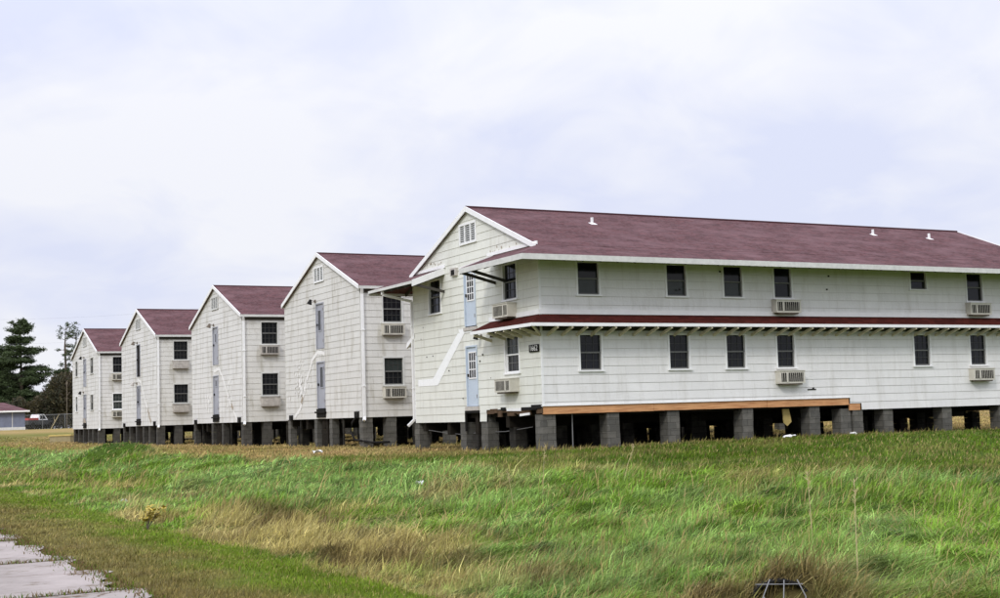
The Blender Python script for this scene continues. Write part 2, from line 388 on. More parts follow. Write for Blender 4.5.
for (X0, Y0) in ((0, 0), (.22, 14.594), (-.356, 28.252), (-1.013, 42.361), (-1.195, 57.796)):
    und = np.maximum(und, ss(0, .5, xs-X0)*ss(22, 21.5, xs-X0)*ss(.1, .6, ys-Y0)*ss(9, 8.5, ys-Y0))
gcol = (1-.82*und)[:, None]*gc*(.55*(1-wt)+.35*wt)[:, None] * (1+.25*ss(60, 100, ys))[:, None]*1.15  # ground under each floor darkened: bare soil plus painted shade
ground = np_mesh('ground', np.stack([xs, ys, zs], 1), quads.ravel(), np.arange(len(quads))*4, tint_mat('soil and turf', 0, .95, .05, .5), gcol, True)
tag(ground, 'rough grassy ground of the old barracks site', None, None, 'structure')

# concrete road with ragged broken edge and open joints
def road_pat(t, co, c):
    c = mixc(t, noise(t, co.outputs['Object'], .6, .45, .75, 8, .7), c, (.17, .15, .13))
    c = mixc(t, noise(t, co.outputs['Object'], 2.4, .56, .64, 10, .8), c, (.13, .095, .06))
    v = t.nodes.new('ShaderNodeTexVoronoi'); v.feature = 'DISTANCE_TO_EDGE'; v.inputs['Scale'].default_value = .42
    nz = t.nodes.new('ShaderNodeTexNoise'); nz.inputs['Scale'].default_value = 1.6; nz.inputs['Detail'].default_value = 6; t.links.new(co.outputs['Object'], nz.inputs['Vector'])
    ad = t.nodes.new('ShaderNodeVectorMath'); ad.operation = 'ADD'; t.links.new(co.outputs['Object'], ad.inputs[0]); t.links.new(nz.outputs['Color'], ad.inputs[1]); t.links.new(ad.outputs[0], v.inputs['Vector'])
    mr = t.nodes.new('ShaderNodeMapRange'); mr.inputs['From Min'].default_value = .012; mr.inputs['From Max'].default_value = .004; t.links.new(v.outputs['Distance'], mr.inputs['Value'])
    return mixc(t, mr.outputs[0], c, (.10, .065, .04))
M['road'] = mat('old concrete slabs', (.31, .27, .25), .8, .3, .12, 1.5, road_pat, bump=.35, bscale=18)
rb = MB(); y = -20.05-3.75*24; rr = random.Random(3)
while y < 400:
    y1 = y+3.75; steps = 16 if -40 < y < 60 else 2; e = []
    for i in range(steps+1):
        t = i/steps; e.append((-16.33-rr.random()*.14-(.9*max(0, rr.random()-.70) if steps > 2 else 0)-.12*math.sin(y*1.3+i*.7), y+.03+t*(3.75-.06)))
    for i in range(steps):
        for xa, xb_ in ((-24.5, -20.6),):
            rb.poly([(xa, e[i][1], -1.485), (xb_, e[i][1], -1.485), (xb_, e[i+1][1], -1.485), (xa, e[i+1][1], -1.485)])
        rb.poly([(-20.56, e[i][1], -1.485), (e[i][0], e[i][1], -1.485), (e[i+1][0], e[i+1][1], -1.485), (-20.56, e[i+1][1], -1.485)])
    y = y1
road = rb.build('concrete_road', 'road', None, (0, 0, 0)); tag(road, 'cracked pale concrete slab road', None, None, 'structure')
fr = MB(); fr.box(-40, 60, 146, 151, .0, .17); frd = fr.build('far_road', 'road', None, (0, 0, 0)); tag(frd, 'pale road beyond the field', None, None, 'structure')

# ------------------------------------------------------------------ faces of a building
def fp(face, u, z, o, Lb):
    return {'S': (u, -o, z), 'G': (-o, u, z), 'B': (u, 9+o, z), 'E': (Lb+o, u, z)}[face]
def fbox(mb, face, u0, u1, z0, z1, o0, o1, Lb=22):
    p = [fp(face, u, z, o, Lb) for (u, o, z) in ((u0, o0, z0), (u1, o0, z0), (u1, o1, z0), (u0, o1, z0), (u0, o0, z1), (u1, o0, z1), (u1, o1, z1), (u0, o1, z1))]
    return mb.hexa(p)
ZE, ZR, SL = 5.19, 6.97, 1.78/4.5
def siding(mb, face, u0, u1, ztop, openings, gable, Lb, th=.011):
    def lim(z):
        if not gable or z <= ZE: return u0, u1
        return min(4.5, (z-ZE)/SL), max(4.5, 9-(z-ZE)/SL)
    k = 0
    top = ZR if gable else ztop
    while k*CH < top:
        c0 = k*CH; c1 = min(top, c0+CH); cuts = {c0, c1}
        for (a, b, z0, z1) in openings:
            for z in (z0, z1):
                if c0 < z < c1: cuts.add(z)
        if gable and c0 < ZE < c1: cuts.add(ZE)
        cuts = sorted(cuts)
        for za, zb in zip(cuts, cuts[1:]):
            oa = th*(1-(za-c0)/CH)+.002; ob = th*(1-(zb-c0)/CH)+.002
            la, ra = lim(za); lb_, rb_ = lim(zb)
            iv = [(u0, u1)]
            for (a, b, z0, z1) in openings:
                if z0 < (za+zb)/2 < z1:
                    nv = []
                    for (p, q) in iv:
                        if b <= p or a >= q: nv.append((p, q)); continue
                        if a > p: nv.append((p, a))
                        if b < q: nv.append((b, q))
                    iv = nv
            for (p, q) in iv:
                p1, q1 = max(p, la), min(q, ra); p2, q2 = max(p, lb_), min(q, rb_)
                if q1 <= p1 and q2 <= p2: continue
                mb.poly([fp(face, p1, za, oa, Lb), fp(face, q1, za, oa, Lb), fp(face, max(q2, p2), zb, ob, Lb), fp(face, p2, zb, ob, Lb)])
                mb.poly([fp(face, p1, za, -.05, Lb), fp(face, q1, za, -.05, Lb), fp(face, q1, za, oa, Lb), fp(face, p1, za, oa, Lb)])
        k += 1
def window(par, face, u0, u1, z0, z1, Lb, trim='trim', glass='glass', cols=3, glass_low=None, white_sash=False, grow=0.0):
    w = .06; u0 -= grow; u1 += grow; z0 -= grow; z1 += grow; fmb = MB()
    fbox(fmb, face, u0, u0+w, z0+.05, z1-w, -.09, .035, Lb); fbox(fmb, face, u1-w, u1, z0+.05, z1-w, -.09, .035, Lb)
    fbox(fmb, face, u0, u1, z1-w, z1, -.09, .038, Lb); fbox(fmb, face, u0-.03, u1+.03, z0, z0+.05, -.09, .065, Lb)
    win = fmb.build('window', trim, par)
    zm = (z0+z1)/2; g = MB(); fbox(g, face, u0+w, u1-w, zm, z1-w, -.085, -.055, Lb); g.build('upper_pane', glass, win)
    g = MB(); fbox(g, face, u0+w, u1-w, z0+.05, zm, -.10, -.07, Lb); g.build('lower_pane', glass_low or glass, win)
    s = MB(); a, b = u0+w, u1-w
    fbox(s, face, a, b, zm-.025, zm+.02, -.068, -.02, Lb)
    fbox(s, face, a, a+.035, z0+.05, zm-.03, -.066, -.025, Lb); fbox(s, face, b-.035, b, z0+.05, zm-.03, -.066, -.025, Lb)
    fbox(s, face, a+.035, b-.035, z0+.05, z0+.095, -.067, -.026, Lb)
    q = MB()
    for i in range(1, cols):
        u = a+(b-a)*i/cols; fbox(q, face, u-.009, u+.009, z0+.095, zm-.03, -.069, -.055, Lb); fbox(q, face, u-.009, u+.009, zm+.02, z1-w, -.054, -.045, Lb)
    for zz in ((z0+.09+zm)/2, (z1-w+zm)/2): fbox(q, face, a+.035, b-.035, zz-.009, zz+.009, -.0695, -.044, Lb)
    if cols > 1: q.build('muntins', 'sash' if white_sash else 'muntin', win)
    s.build('sash', 'trim' if white_sash else 'sash', win)
    return win
def aircon(par, face, u0, u1, z0, z1, Lb, m='ac', dep=.36, plain=False):
    c = MB(); fbox(c, face, u0, u1, z0, z1, -.05, dep, Lb); fbox(c, face, u0-.015, u1+.015, z1, z1+.025, -.03, dep+.02, Lb)
    a = c.build('air_conditioner', m, par)
    w = u1-u0; h = z1-z0
    d = MB(); fbox(d, face, u0+.05*w, u0+.24*w, z0+.14*h, z1-.14*h, dep, dep+.004, Lb); fbox(d, face, u0+.30*w, u0+.93*w, z0+.14*h, z1-.14*h, dep, dep+.004, Lb)
    for k, fc in enumerate((0,)):   # louvre openings on the side cheek
        pass
    g = d.build('grille', 'ac_old' if plain else 'dark', a)
    l = MB(); n = 11
    for i in range(n):
        u = u0+w*(.05+.88*(i+.5)/n)
        fbox(l, face, u-.006, u+.006, z0+.12*h, z1-.12*h, dep+.002, dep+.014, Lb)
    fbox(l, face, u0+.24*w, u0+.30*w, z0+.1*h, z1-.1*h, dep+.001, dep+.016, Lb)
    l.build('louver', m, a)
    s = MB(); fbox(s, face, u0+.1, u1-.1, z0-.045, z0-.002, -.02, dep*.9, Lb); s.build('support_bracket', 'rust', a)
    return a
def door(par, face, u0, u1, z0, z1, Lb, color, lite, frame='door_blue', grid=(3, 3)):
    f = MB(); w = .05
    fbox(f, face, u0-w, u0, z0, z1+w, -.07, .04, Lb); fbox(f, face, u1, u1+w, z0, z1+w, -.07, .04, Lb); fbox(f, face, u0, u1, z1, z1+w, -.07, .04, Lb)
    fr_ = f.build('door', frame, par)
    d = MB(); fbox(d, face, u0, u1, z0, z1, -.06, -.01, Lb); d.build('door_leaf', color, fr_)
    if lite:
        a, b, c, e = lite; a = u0+a*(u1-u0); b = u0+b*(u1-u0)
        p = MB(); fbox(p, face, a, b, c, e, -.012, .002, Lb); p.build('pane', 'glass', fr_)
        s = MB(); fbox(s, face, a-.04, a, c-.04, e+.04, -.011, .012, Lb); fbox(s, face, b, b+.04, c-.04, e+.04, -.011, .012, Lb)
        fbox(s, face, a, b, c-.04, c, -.011, .012, Lb); fbox(s, face, a, b, e, e+.04, -.011, .012, Lb)
        for i in range(1, grid[0]): u = a+(b-a)*i/grid[0]; fbox(s, face, u-.014, u+.014, c, e, .0, .010, Lb)
        for i in range(1, grid[1]): z = c+(e-c)*i/grid[1]; fbox(s, face, a, b, z-.014, z+.014, .0, .0095, Lb)
        s.build('muntins', 'trim' if grid != (1, 1) else color, fr_)
    k = MB(); fbox(k, face, u1-.12, u1-.07, z0+.95, z0+1.05, -.012, .05, Lb); k.build('handle', 'dark', fr_)
    for zz in (z0+.25, z1-.3):
        h = MB(); fbox(h, face, u0-.015, u0+.02, zz, zz+.12, -.0, .046, Lb); h.build('hinge', 'rust', fr_)
    return fr_
def louver_vent(par, u0, u1, z0, z1, Lb, trim):
    f = MB(); w = .07
    for a, b, c, d in ((u0, u0+w, z0, z1), (u1-w, u1, z0, z1)): fbox(f, 'G', a, b, c, d, -.02, .05, Lb)
    fbox(f, 'G', u0+w, u1-w, z0, z0+w, -.02, .052, Lb); fbox(f, 'G', u0+w, u1-w, z1-w, z1, -.02, .052, Lb)
    for i in (1, 2): u = u0+(u1-u0)*i/3; fbox(f, 'G', u-.03, u+.03, z0+w, z1-w, -.02, .049, Lb)
    v = f.build('gable_vent', trim, par); s = MB(); n = 8
    for i in range(n):
        z = z0+w+(z1-z0-2*w)*i/n; h = (z1-z0-2*w)/n
        s.slab([fp('G', u0+w, z+h, -.015, Lb), fp('G', u1-w, z+h, -.015, Lb), fp('G', u1-w, z+.01, .03, Lb), fp('G', u0+w, z+.01, .03, Lb)], .012)
    s.build('slats', 'siding_grey', v)
    return v
M['muntin'] = mat('dark muntins', (.04, .04, .038), .5, .3)
M['siding_grey'] = mat('grey vent slats', (.42, .43, .42), .7, .2)
def lamp(par, u, z, Lb, s=1.0, m='dark'):
    a = MB(); fbox(a, 'G', u-.07*s, u+.07*s, z-.09*s, z+.09*s, 0, .06*s, Lb)
    a.beam(fp('G', u, z, .05, Lb), fp('G', u, z+.06*s, .30*s, Lb), .035*s, .035*s)
    l = a.build('wall_lamp', 'rust', par)
    b = MB(); b.tube([fp('G', u, z+.10*s, .30*s, Lb), fp('G', u, z-.03*s, .34*s, Lb), fp('G', u, z-.16*s, .38*s, Lb)], .06*s, 10, .15*s)
    b.build('lamp_shade', m, l)
def downspout(par, pts, m='trim', r=.042):
    a = MB()
    for p, q in zip(pts, pts[1:]): a.beam(p, q, r*2, r*1.7, (0, 1, .01))
    d = a.build('downspout', m, par)
    b = MB()
    zs_ = sorted({p[2] for p in pts})
    for z in (1.2, 3.4): b.box(pts[-2][0]-r*1.3, pts[-2][0]+r*1.3, pts[-2][1]-r*1.3, pts[-2][1]+r*1.3, z, z+.04)
    b.split('strap', m, d)
def piers(par, spots, ztop_, m='block'):
    for (x0, x1, y0, y1, zt, mm) in spots:
        a = MB(); j = lambda: random.uniform(-.008, .008); z = -1.25; h = .2
        while z < zt-1e-3:
            z1 = min(z+h, zt); dx, dy = j(), j(); a.box(x0+dx, x1+dx, y0+dy, y1+dy, z, z1-.004); z = z1
        a.build('pier', mm or m, par)
def inner(par, Lb, z0=.02):
    a = MB(); a.box(.12, Lb-.12, .12, 8.88, .30, .42)
    for yy, zb in ((.22, .10), (2.3, -.20), (4.4, -.42), (6.5, -.42), (8.45, -.30)): a.box(.1, Lb-.1, yy, yy+.22, zb, .298)
    n = int(Lb/.8)
    for i in range(n+1): x = .16+i*(Lb-.4)/n; a.box(x, x+.06, .5, 8.45, .12, .297)
    a.build('floor_frame', 'floor', par)
def strip(par, face_pts, m, name='paint_scar', o=.015, Lb=22):
    a = MB()
    for i, poly in enumerate(face_pts):
        a.slab([fp('G', u, z, o+i*.0002, Lb) for u, z in poly], .003, (1, 0, 0))
    return a.build(name, m, par)
def ragged(path, w, rnd, n=8, jit=.35):
    """irregular band along a polyline in (u,z)"""
    out_ = []
    P_ = [Vector(p) for p in path]; pts = []
    for p, q in zip(P_, P_[1:]):
        for i in range(n): pts.append(p.lerp(q, i/n))
    pts.append(P_[-1]); l = []; r = []
    for i, p in enumerate(pts):
        d = (pts[min(i+1, len(pts)-1)]-pts[max(0, i-1)]).normalized(); nn = Vector((-d.y, d.x))
        l.append(p+nn*w/2*(1+rnd.uniform(-jit, jit))); r.append(p-nn*w/2*(1+rnd.uniform(-jit, jit)))
    return [[l[i], r[i], r[i+1], l[i+1]] for i in range(len(pts)-1)]
def flakes(cu, cz, su, sz, n, rnd, s0=.03, s1=.12):
    res = []
    for _ in range(n):
        u = rnd.gauss(cu, su); z = rnd.gauss(cz, sz); s = rnd.uniform(s0, s1); k = rnd.randint(5, 7); a0 = rnd.random()*6
        res.append([(u+s*rnd.uniform(.5, 1)*math.cos(a0+i*6.283/k), z+s*1.6*rnd.uniform(.5, 1)*math.sin(a0+i*6.283/k)) for i in range(k)])
    return res

# ------------------------------------------------------------------ the near barracks
LB = 21.94
b1 = empty('barracks_building', (0, 0, -GZ))
tag(b1, 'nearest two storey white barracks with red pent roof between its floors and orange timber beam', 'building', 'white barracks raised on block piers')
SW = [(1.27, 2.13), (4.51, 5.36), (6.71, 7.56), (8.75, 9.58), (14.77, 15.62), (17.47, 18.35)]
op = [(a, b, 3.67, 4.75) for a, b in SW if a != 14.77]+[(14.77, 15.62, 4.05, 4.75)]+[(a, b, 1.4, 2.56) for a, b in SW]
op += [(0, 11.8, 0, .41), (11.8, 12.3, 0, .22)]
s = MB(); siding(s, 'S', 0, LB, 5.12, op, False, LB); s.build('side_wall', 'siding_bright', b1)
s = MB(); siding(s, 'B', 0, LB, 5.12, [], False, LB); s.build('rear_wall', 'siding_bright', b1)
gop = [(4.12, 4.93, 3.07, 4.95), (4.12, 4.93, .36, 2.46), (1.30, 2.26, 3.67, 4.86), (1.28, 2.26, 1.42, 2.62), (6.70, 7.72, 3.67, 4.9), (3.92, 5.15, 5.78, 6.48),
       (0, 3.6, 0, .36), (4.07, 5.12, 0, .36)]
s = MB(); siding(s, 'G', 0, 9, 0, gop, True, LB); s.build('gable_wall', 'siding_cream', b1)
s = MB(); siding(s, 'E', 0, 9, 0, [], True, LB); s.build('gable_wall', 'siding_cream', b1)
inner(b1, LB)
cb = MB()
for (x, y, sx, sy) in ((0, 0, -1, -1), (0, 9, -1, 1)):
    cb.box(x-.022, x+.05, min(y, y+sy*.022), max(y, y+sy*.022)+.0, .42 if y == 0 else .0, 4.95)
cb.split('corner_board', 'trim', b1)
for i, (a, b) in enumerate(SW):
    if a == 14.77: window(b1, 'S', a, b, 4.05, 4.75, LB, cols=1)
    else: window(b1, 'S', a, b, 3.67, 4.75, LB, cols=1, glass_low='glass_blind' if i < 3 else 'glass')
    window(b1, 'S', a, b, 1.40, 2.56, LB)
for (a, z) in ((8.67, 3.20), (8.69, .90), (17.42, 3.20), (17.39, .88)): aircon(b1, 'S', a, a+1.02, z+.02, z+.42, LB, 'ac', .26)
window(b1, 'G', 1.30, 2.26, 3.67, 4.86, LB)
window(b1, 'G', 1.28, 2.26, 1.42, 2.62, LB, glass='glass_blind', glass_low='glass', white_sash=True)
window(b1, 'G', 6.70, 7.72, 3.67, 4.90, LB)
aircon(b1, 'G', 1.40, 2.38, 3.16, 3.57, LB, 'ac', .34); aircon(b1, 'G', 1.40, 2.38, .88, 1.27, LB, 'ac', .34)
door(b1, 'G', 4.17, 4.88, 3.10, 4.90, LB, 'door_blue', (.16, .80, 3.95, 4.78), grid=(3, 4))
door(b1, 'G', 4.17, 4.88, .50, 2.41, LB, 'door_blue', (.16, .80, 1.42, 2.22), grid=(3, 3))
s = MB(); fbox(s, 'G', 4.08, 5.02, .36, .49, -.02, .06, LB); fbox(s, 'G', 4.08, 5.02, 2.96, 3.06, -.01, .05, LB); s.split('door_sill', 'ac_old', b1)
louver_vent(b1, 3.92, 5.15, 5.78, 6.48, LB, 'trim')
s = MB(); fbox(s, 'G', 5.38, 5.80, 4.84, 5.10, -.0, .10, LB); v = s.build('vent_hood', 'ac_old', b1)
s = MB(); fbox(s, 'G', 5.46, 5.72, 4.86, 5.04, .10, .105, LB); s.build('opening', 'dark', v)
# rim beam and torn edge
s = MB(); s.box(.0, 3.9, -.002, .05, .17, .415); s.box(3.91, 8.3, .002, .05, .175, .41); s.box(8.31, 11.76, -.001, .05, .17, .412); s.build('rim_beam', 'beam', b1)
s = MB(); s.box(11.78, 12.25, -.004, .05, -.01, .20); s.build('rim_beam', 'beam', b1)
s = MB(); s.box(-.05, 11.8, -.04, .03, .405, .43); s.build('drip_board', 'trim', b1)
rnd = random.Random(5); s = MB(); u = .0
while u < 3.55:
    w = rnd.uniform(.18, .5); zt = .33+rnd.uniform(-.02, .06); h = rnd.uniform(.06, .20)
    fbox(s, 'G', u, min(3.58, u+w), zt-h, zt, -.04+rnd.uniform(-.02, .01), .012, LB); u += w
s.box(-.03, -.005, .0, .35, .20, .36); s.build('torn_sheathing', 'beam_dark', b1)
s = MB(); fbox(s, 'G', .30, 1.25, .31, .40, -.01, .05, LB); fbox(s, 'G', 2.3, 2.55, .33, .42, 0, .06, LB); fbox(s, 'G', .05, .6, .35, .46, 0, .07, LB); s.split('tar_paper', 'dark', b1)
s = MB(); s.beam((-.04, .75, .20), (-.04, 1.35, .17), .03, .07); s.beam((-.03, 1.3, .33), (-.03, 2.2, .345), .02, .08); s.split('loose_batten', 'trim', b1)
s = MB(); fbox(s, 'G', 4.10, 5.10, .28, .355, -.02, .035, LB); fbox(s, 'G', 5.05, 5.12, -.3, .28, -.02, .03, LB); s.split('threshold_frame', 'dark', b1)
# roofs
ZF = 4.754; OU = 1.2; s = MB()
for sy in (0, 1):
    ym = lambda v: v if sy == 0 else 9-v
    s.slab([(-.09, ym(0), ZE+.01), (LB+.09, ym(0), ZE+.01), (LB+.09, 4.5, ZR+.01), (-.09, 4.5, ZR+.01)], .09)
    s.slab([(-OU, ym(-OU), ZF), (LB+OU, ym(-OU), ZF), (LB, ym(0), ZE+.004), (0, ym(0), ZE+.004)], .08)
    for (xw, sx) in ((0, -1), (LB, 1)):
        ye = 2.8 if sy == 0 else 2.6
        s.slab([(xw, ym(0), ZE), (xw, ym(ye), ZE), (xw+sx*OU, ym(ye), ZF), (xw+sx*OU, ym(-OU), ZF)], .078)
roof1 = s.build('roof', 'roof', b1)
s = MB(); s.tube([(-.10, 4.5, ZR+.005), (LB+.1, 4.5, ZR+.005)], .055, 6); s.build('ridge_cap', 'ridge', roof1)
s = MB(); fh = .17
for yy, d in ((-OU, -1), (9+OU, 1)): s.box(-OU-.03, LB+OU+.03, min(yy, yy+d*.03), max(yy, yy+d*.03), ZF-fh, ZF-.005)
for xx, d in ((-OU, -1), (LB+OU, 1)):
    s.box(min(xx, xx+d*.03), max(xx, xx+d*.03), -OU, 2.8, ZF-fh, ZF-.006); s.box(min(xx, xx+d*.03), max(xx, xx+d*.03), 6.4, 9+OU, ZF-fh*.6, ZF-.006)
s.split('fascia', 'trim_old', roof1)
s = MB()   # end boards of the skirt roofs
for yy in (2.8, 6.38): s.hexa([(-OU-.03, yy, ZF-.20), (0, yy, ZE-.20), (0, yy+.025, ZE-.20), (-OU-.03, yy+.025, ZF-.20), (-OU-.03, yy, ZF+.015), (0, yy, ZE+.03), (0, yy+.025, ZE+.03), (-OU-.03, yy+.025, ZF+.015)])
s.split('end_board', 'trim', roof1)
s = MB()
for (a, b) in ((0, 3.2), (6.3, 9)): fbox(s, 'G', a, b, ZE+.005, ZE+.11, 0, .05, LB)
s.split('cornice_board', 'trim', roof1)
s = MB()   # rake boards
for (x0, x1) in ((-.125, -.092), (LB+.092, LB+.125)):
    for a, b in (((-.06, ZE-.02), (4.5, ZR+.0)), ((9.06, ZE-.02), (4.5, ZR+.0))):
        s.hexa([(x0, a[0], a[1]-.13), (x1, a[0], a[1]-.13), (x1, b[0], b[1]-.13), (x0, b[0], b[1]-.13), (x0, a[0], a[1]+.035), (x1, a[0], a[1]+.035), (x1, b[0], b[1]+.035), (x0, b[0], b[1]+.035)])
s.split('rake_board', 'trim', roof1)
s = MB()   # soffit rafters of the main eave
n = int((LB+2)/.61)
for i in range(n+1):
    x = -1.0+i*.61
    for sy in (0, 1):
        ya, yb = (-OU+.02, -.02) if sy == 0 else (9.02, 9+OU-.02)
        za, zb = (ZF-.14, ZE-.17) if sy == 0 else (ZE-.17, ZF-.14)
        if 0 <= x <= LB: s.beam((x, ya, za), (x, yb, zb), .045, .10)
for y in (0.0, .61, 1.22, 1.83, 2.44, 2.74, 6.5, 7.1, 7.7, 8.3, 8.9): s.beam((-OU+.02, y, ZF-.14), (-.02, y, ZE-.17), .045, .10)
s.split('rafter', 'soffit', roof1)
s = MB()
for y in (2.74, 2.1): s.beam((-OU+.03, y, ZF-.14), (-.0, y, ZF-.44), .05, .09)
s.beam((-OU+.03, 6.45, ZF-.12), (0, 6.45, ZF-.36), .05, .09)
s.split('lookout', 'soffit', roof1)
for (x, y, z) in ((3.79, 2.98, 6.37), (16.39, 3.3, 6.49), (19.01, 3.06, 6.4)):
    s = MB(); s.tube([(x, y, z-.1), (x, y, z+.21)], .048, 10, .05); p = s.build('vent_pipe', 'white_plastic', roof1)
    s = MB(); s.slab([(x-.09, y-.12, z-.03), (x+.13, y-.12, z-.03), (x+.13, y+.09, z+.055), (x-.09, y+.09, z+.055)], .01); s.build('flashing', 'white_plastic', p)
# pent roof between the floors: front side, wrapped round the gable corner, and the rear side
ZJ, ZP, OP = 3.115, 2.83, .64; s = MB()
s.slab([(-OP, -OP, ZP), (LB+OP, -OP, ZP), (LB, 0, ZJ), (0, 0, ZJ)], .05)
s.slab([(0, 0, ZJ), (0, 3.22, ZJ), (-OP, 3.28, ZP), (-OP, -OP, ZP)], .05)
s.slab([(0, 9+OP, ZP), (LB, 9+OP, ZP), (LB, 9, ZJ), (0, 9, ZJ)], .05)
s.slab([(LB, 0, ZJ), (LB, 3.2, ZJ), (LB+OP, 3.2, ZP), (LB+OP, -OP, ZP)], .05)
pr_ = s.build('pent_roof', 'roof_pent', b1)
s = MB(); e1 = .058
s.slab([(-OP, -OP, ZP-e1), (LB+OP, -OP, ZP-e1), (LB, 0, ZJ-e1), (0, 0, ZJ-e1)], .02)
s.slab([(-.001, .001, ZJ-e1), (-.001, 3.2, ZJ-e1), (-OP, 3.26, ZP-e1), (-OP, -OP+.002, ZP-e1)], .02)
s.build('soffit', 'soffit', pr_)  # dark sheet under the pent, its shade put into the colour
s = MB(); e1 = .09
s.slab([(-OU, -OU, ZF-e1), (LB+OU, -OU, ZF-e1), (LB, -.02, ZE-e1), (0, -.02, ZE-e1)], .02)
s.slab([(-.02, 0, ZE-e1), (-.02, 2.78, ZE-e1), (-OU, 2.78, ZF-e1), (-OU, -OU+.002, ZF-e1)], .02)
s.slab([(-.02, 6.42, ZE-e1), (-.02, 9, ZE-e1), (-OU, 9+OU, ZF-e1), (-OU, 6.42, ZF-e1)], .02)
s.build('soffit', 'soffit', roof1)  # same dark sheet for the shaded underside of the main eaves
s = MB(); s.box(-OP-.025, LB+OP+.025, -OP-.025, -OP, ZP-.11, ZP-.012); s.box(-OP-.025, -OP, -OP, 3.30, ZP-.11, ZP-.013)
s.hexa([(-.03, 9, ZJ-.14), (.03, 9, ZJ-.14), (.03, 9+OP+.03, ZP-.18), (-.03, 9+OP+.03, ZP-.18), (-.01, 9, ZJ+.03), (.03, 9, ZJ+.03), (.03, 9+OP+.03, ZP+.02), (-.01, 9+OP+.03, ZP+.02)])
s.box(.03, LB, 9+OP, 9+OP+.025, ZP-.13, ZP-.004)
s.split('fascia', 'trim', pr_)
s = MB(); s.box(-.04, LB, -.04, -.019, ZJ+.005, ZJ+.15); fbox(s, 'G', 0, 3.2, ZJ+.005, ZJ+.15, .019, .04, LB); s.split('flashing_board', 'trim', pr_)
s = MB(); s.box(0, LB, -.020, -.003, 2.63, 3.06); s.box(-.020, -.003, 0, 3.2, 2.63, 3.06); s.build('eave_shade_strip', 'soffit', pr_)  # dark strips painting the shadow on the wall below the pent roof
s = MB(); s.box(0, LB, -.020, -.003, 4.78, 5.08); s.build('eave_shade_strip', 'soffit', roof1)  # dark strip painting the shadow on the wall below the upper eave
s = MB(); x = .22
while x < LB: s.beam((x, -.005, 2.50), (x, -OP+.01, 2.71), .055, .085); x += .505
for y in (.1, .62, 1.14, 1.66, 3.12, 2.2): s.beam((-.005, y, 2.52), (-OP+.01, y, 2.71), .055, .085)
s.beam((0, 0, 2.50), (-OP+.02, -OP+.02, 2.745), .045, .075)
s.split('bracket', 'rafter', pr_)
lamp(b1, 3.80, 2.72, LB, .6)
# downspout at the rear left corner and number sign
downspout(b1, [(-1.13, 9.15, 4.68), (-1.13, 9.15, 4.53), (-.03, 9.12, 4.30), (-.03, 9.12, .12), (-.22, 9.26, -.10)])
sg = MB(); fbox(sg, 'G', .08, .66, 2.02, 2.24, .02, .045, LB); sgn = sg.build('number_sign', 'dark', b1)
fc = bpy.data.curves.new('sign_digits', 'FONT'); fc.body = '1662'; fc.size = .235; fc.extrude = .003; fc.align_x = 'CENTER'; fc.align_y = 'CENTER'; fc.space_character = 1.05
to = bpy.data.objects.new('tmp', fc); COL.objects.link(to); bpy.context.view_layer.update()
me = bpy.data.meshes.new_from_object(to.evaluated_get(bpy.context.evaluated_depsgraph_get())); bpy.data.objects.remove(to)
me.transform(Matrix.Translation((-.050, .37, 2.13+GZ)) @ Matrix(((0, 0, -1, 0), (-1, 0, 0, 0), (0, 1, 0, 0), (0, 0, 0, 1))))
me.materials.clear(); me.materials.append(M['trim']); link(bpy.data.objects.new('sign_digits', me), sgn)
# bare strip where an outside stair was taken away
strip(b1, [[(8.75, 1.50), (7.50, 1.50), (7.40, 1.26), (8.75, 1.27)], [(7.52, 1.50), (5.50, 2.92), (4.98, 2.92), (7.15, 1.26), (7.40, 1.26)],
           [(5.45, 3.04), (3.35, 2.96), (3.35, 2.88), (5.35, 2.90)]], 'scar', Lb=LB)
rnd = random.Random(9); s = MB()
for (u, z) in ((7.95, 2.25), (7.45, 2.26), (8.4, 2.9), (3.7, 2.1), (3.2, 1.35), (5.2, .75), (3.9, 1.9), (8.2, 3.3), (6.2, 1.7)):
    r_ = rnd.uniform(.02, .05); fbox(s, 'G', u, u+r_*1.6, z, z+r_, .02, .028, LB)
for (u, z) in ((4.9, 4.45), (6.6, 4.5), (5.0, 3.9), (11.1, 4.45), (10.2, .72), (11.0, 4.0)): fbox(s, 'S', u, u+.07, z, z+.05, .018, .03, LB)
s.box(10.0, 10.35, -.03, -.018, .70, .735)
s.build('fixing_marks', 'dark', b1)
rnd = random.Random(12)
strip(b1, flakes(2.6, 5.36, .9, .05, 10, rnd, .02, .05)+flakes(7.4, 5.42, .45, .04, 10, rnd, .02, .05), 'scar_brown', 'peeling_paint', Lb=LB)
sp = []
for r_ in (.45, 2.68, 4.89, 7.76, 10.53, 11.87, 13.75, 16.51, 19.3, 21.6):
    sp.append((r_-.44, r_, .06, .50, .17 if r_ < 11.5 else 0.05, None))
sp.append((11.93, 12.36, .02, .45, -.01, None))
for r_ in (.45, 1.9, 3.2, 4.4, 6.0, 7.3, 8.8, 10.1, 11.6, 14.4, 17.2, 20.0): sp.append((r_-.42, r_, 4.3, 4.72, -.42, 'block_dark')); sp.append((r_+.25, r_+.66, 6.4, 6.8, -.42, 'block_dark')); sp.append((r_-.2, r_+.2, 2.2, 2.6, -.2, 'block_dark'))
for r_ in (.42, 3.4, 6.2, 9.0, 11.8, 14.6, 17.4, 20.2): sp.append((r_-.40, r_, 8.84, 9.24, -.01, None if r_ < 1 else 'block_dark'))
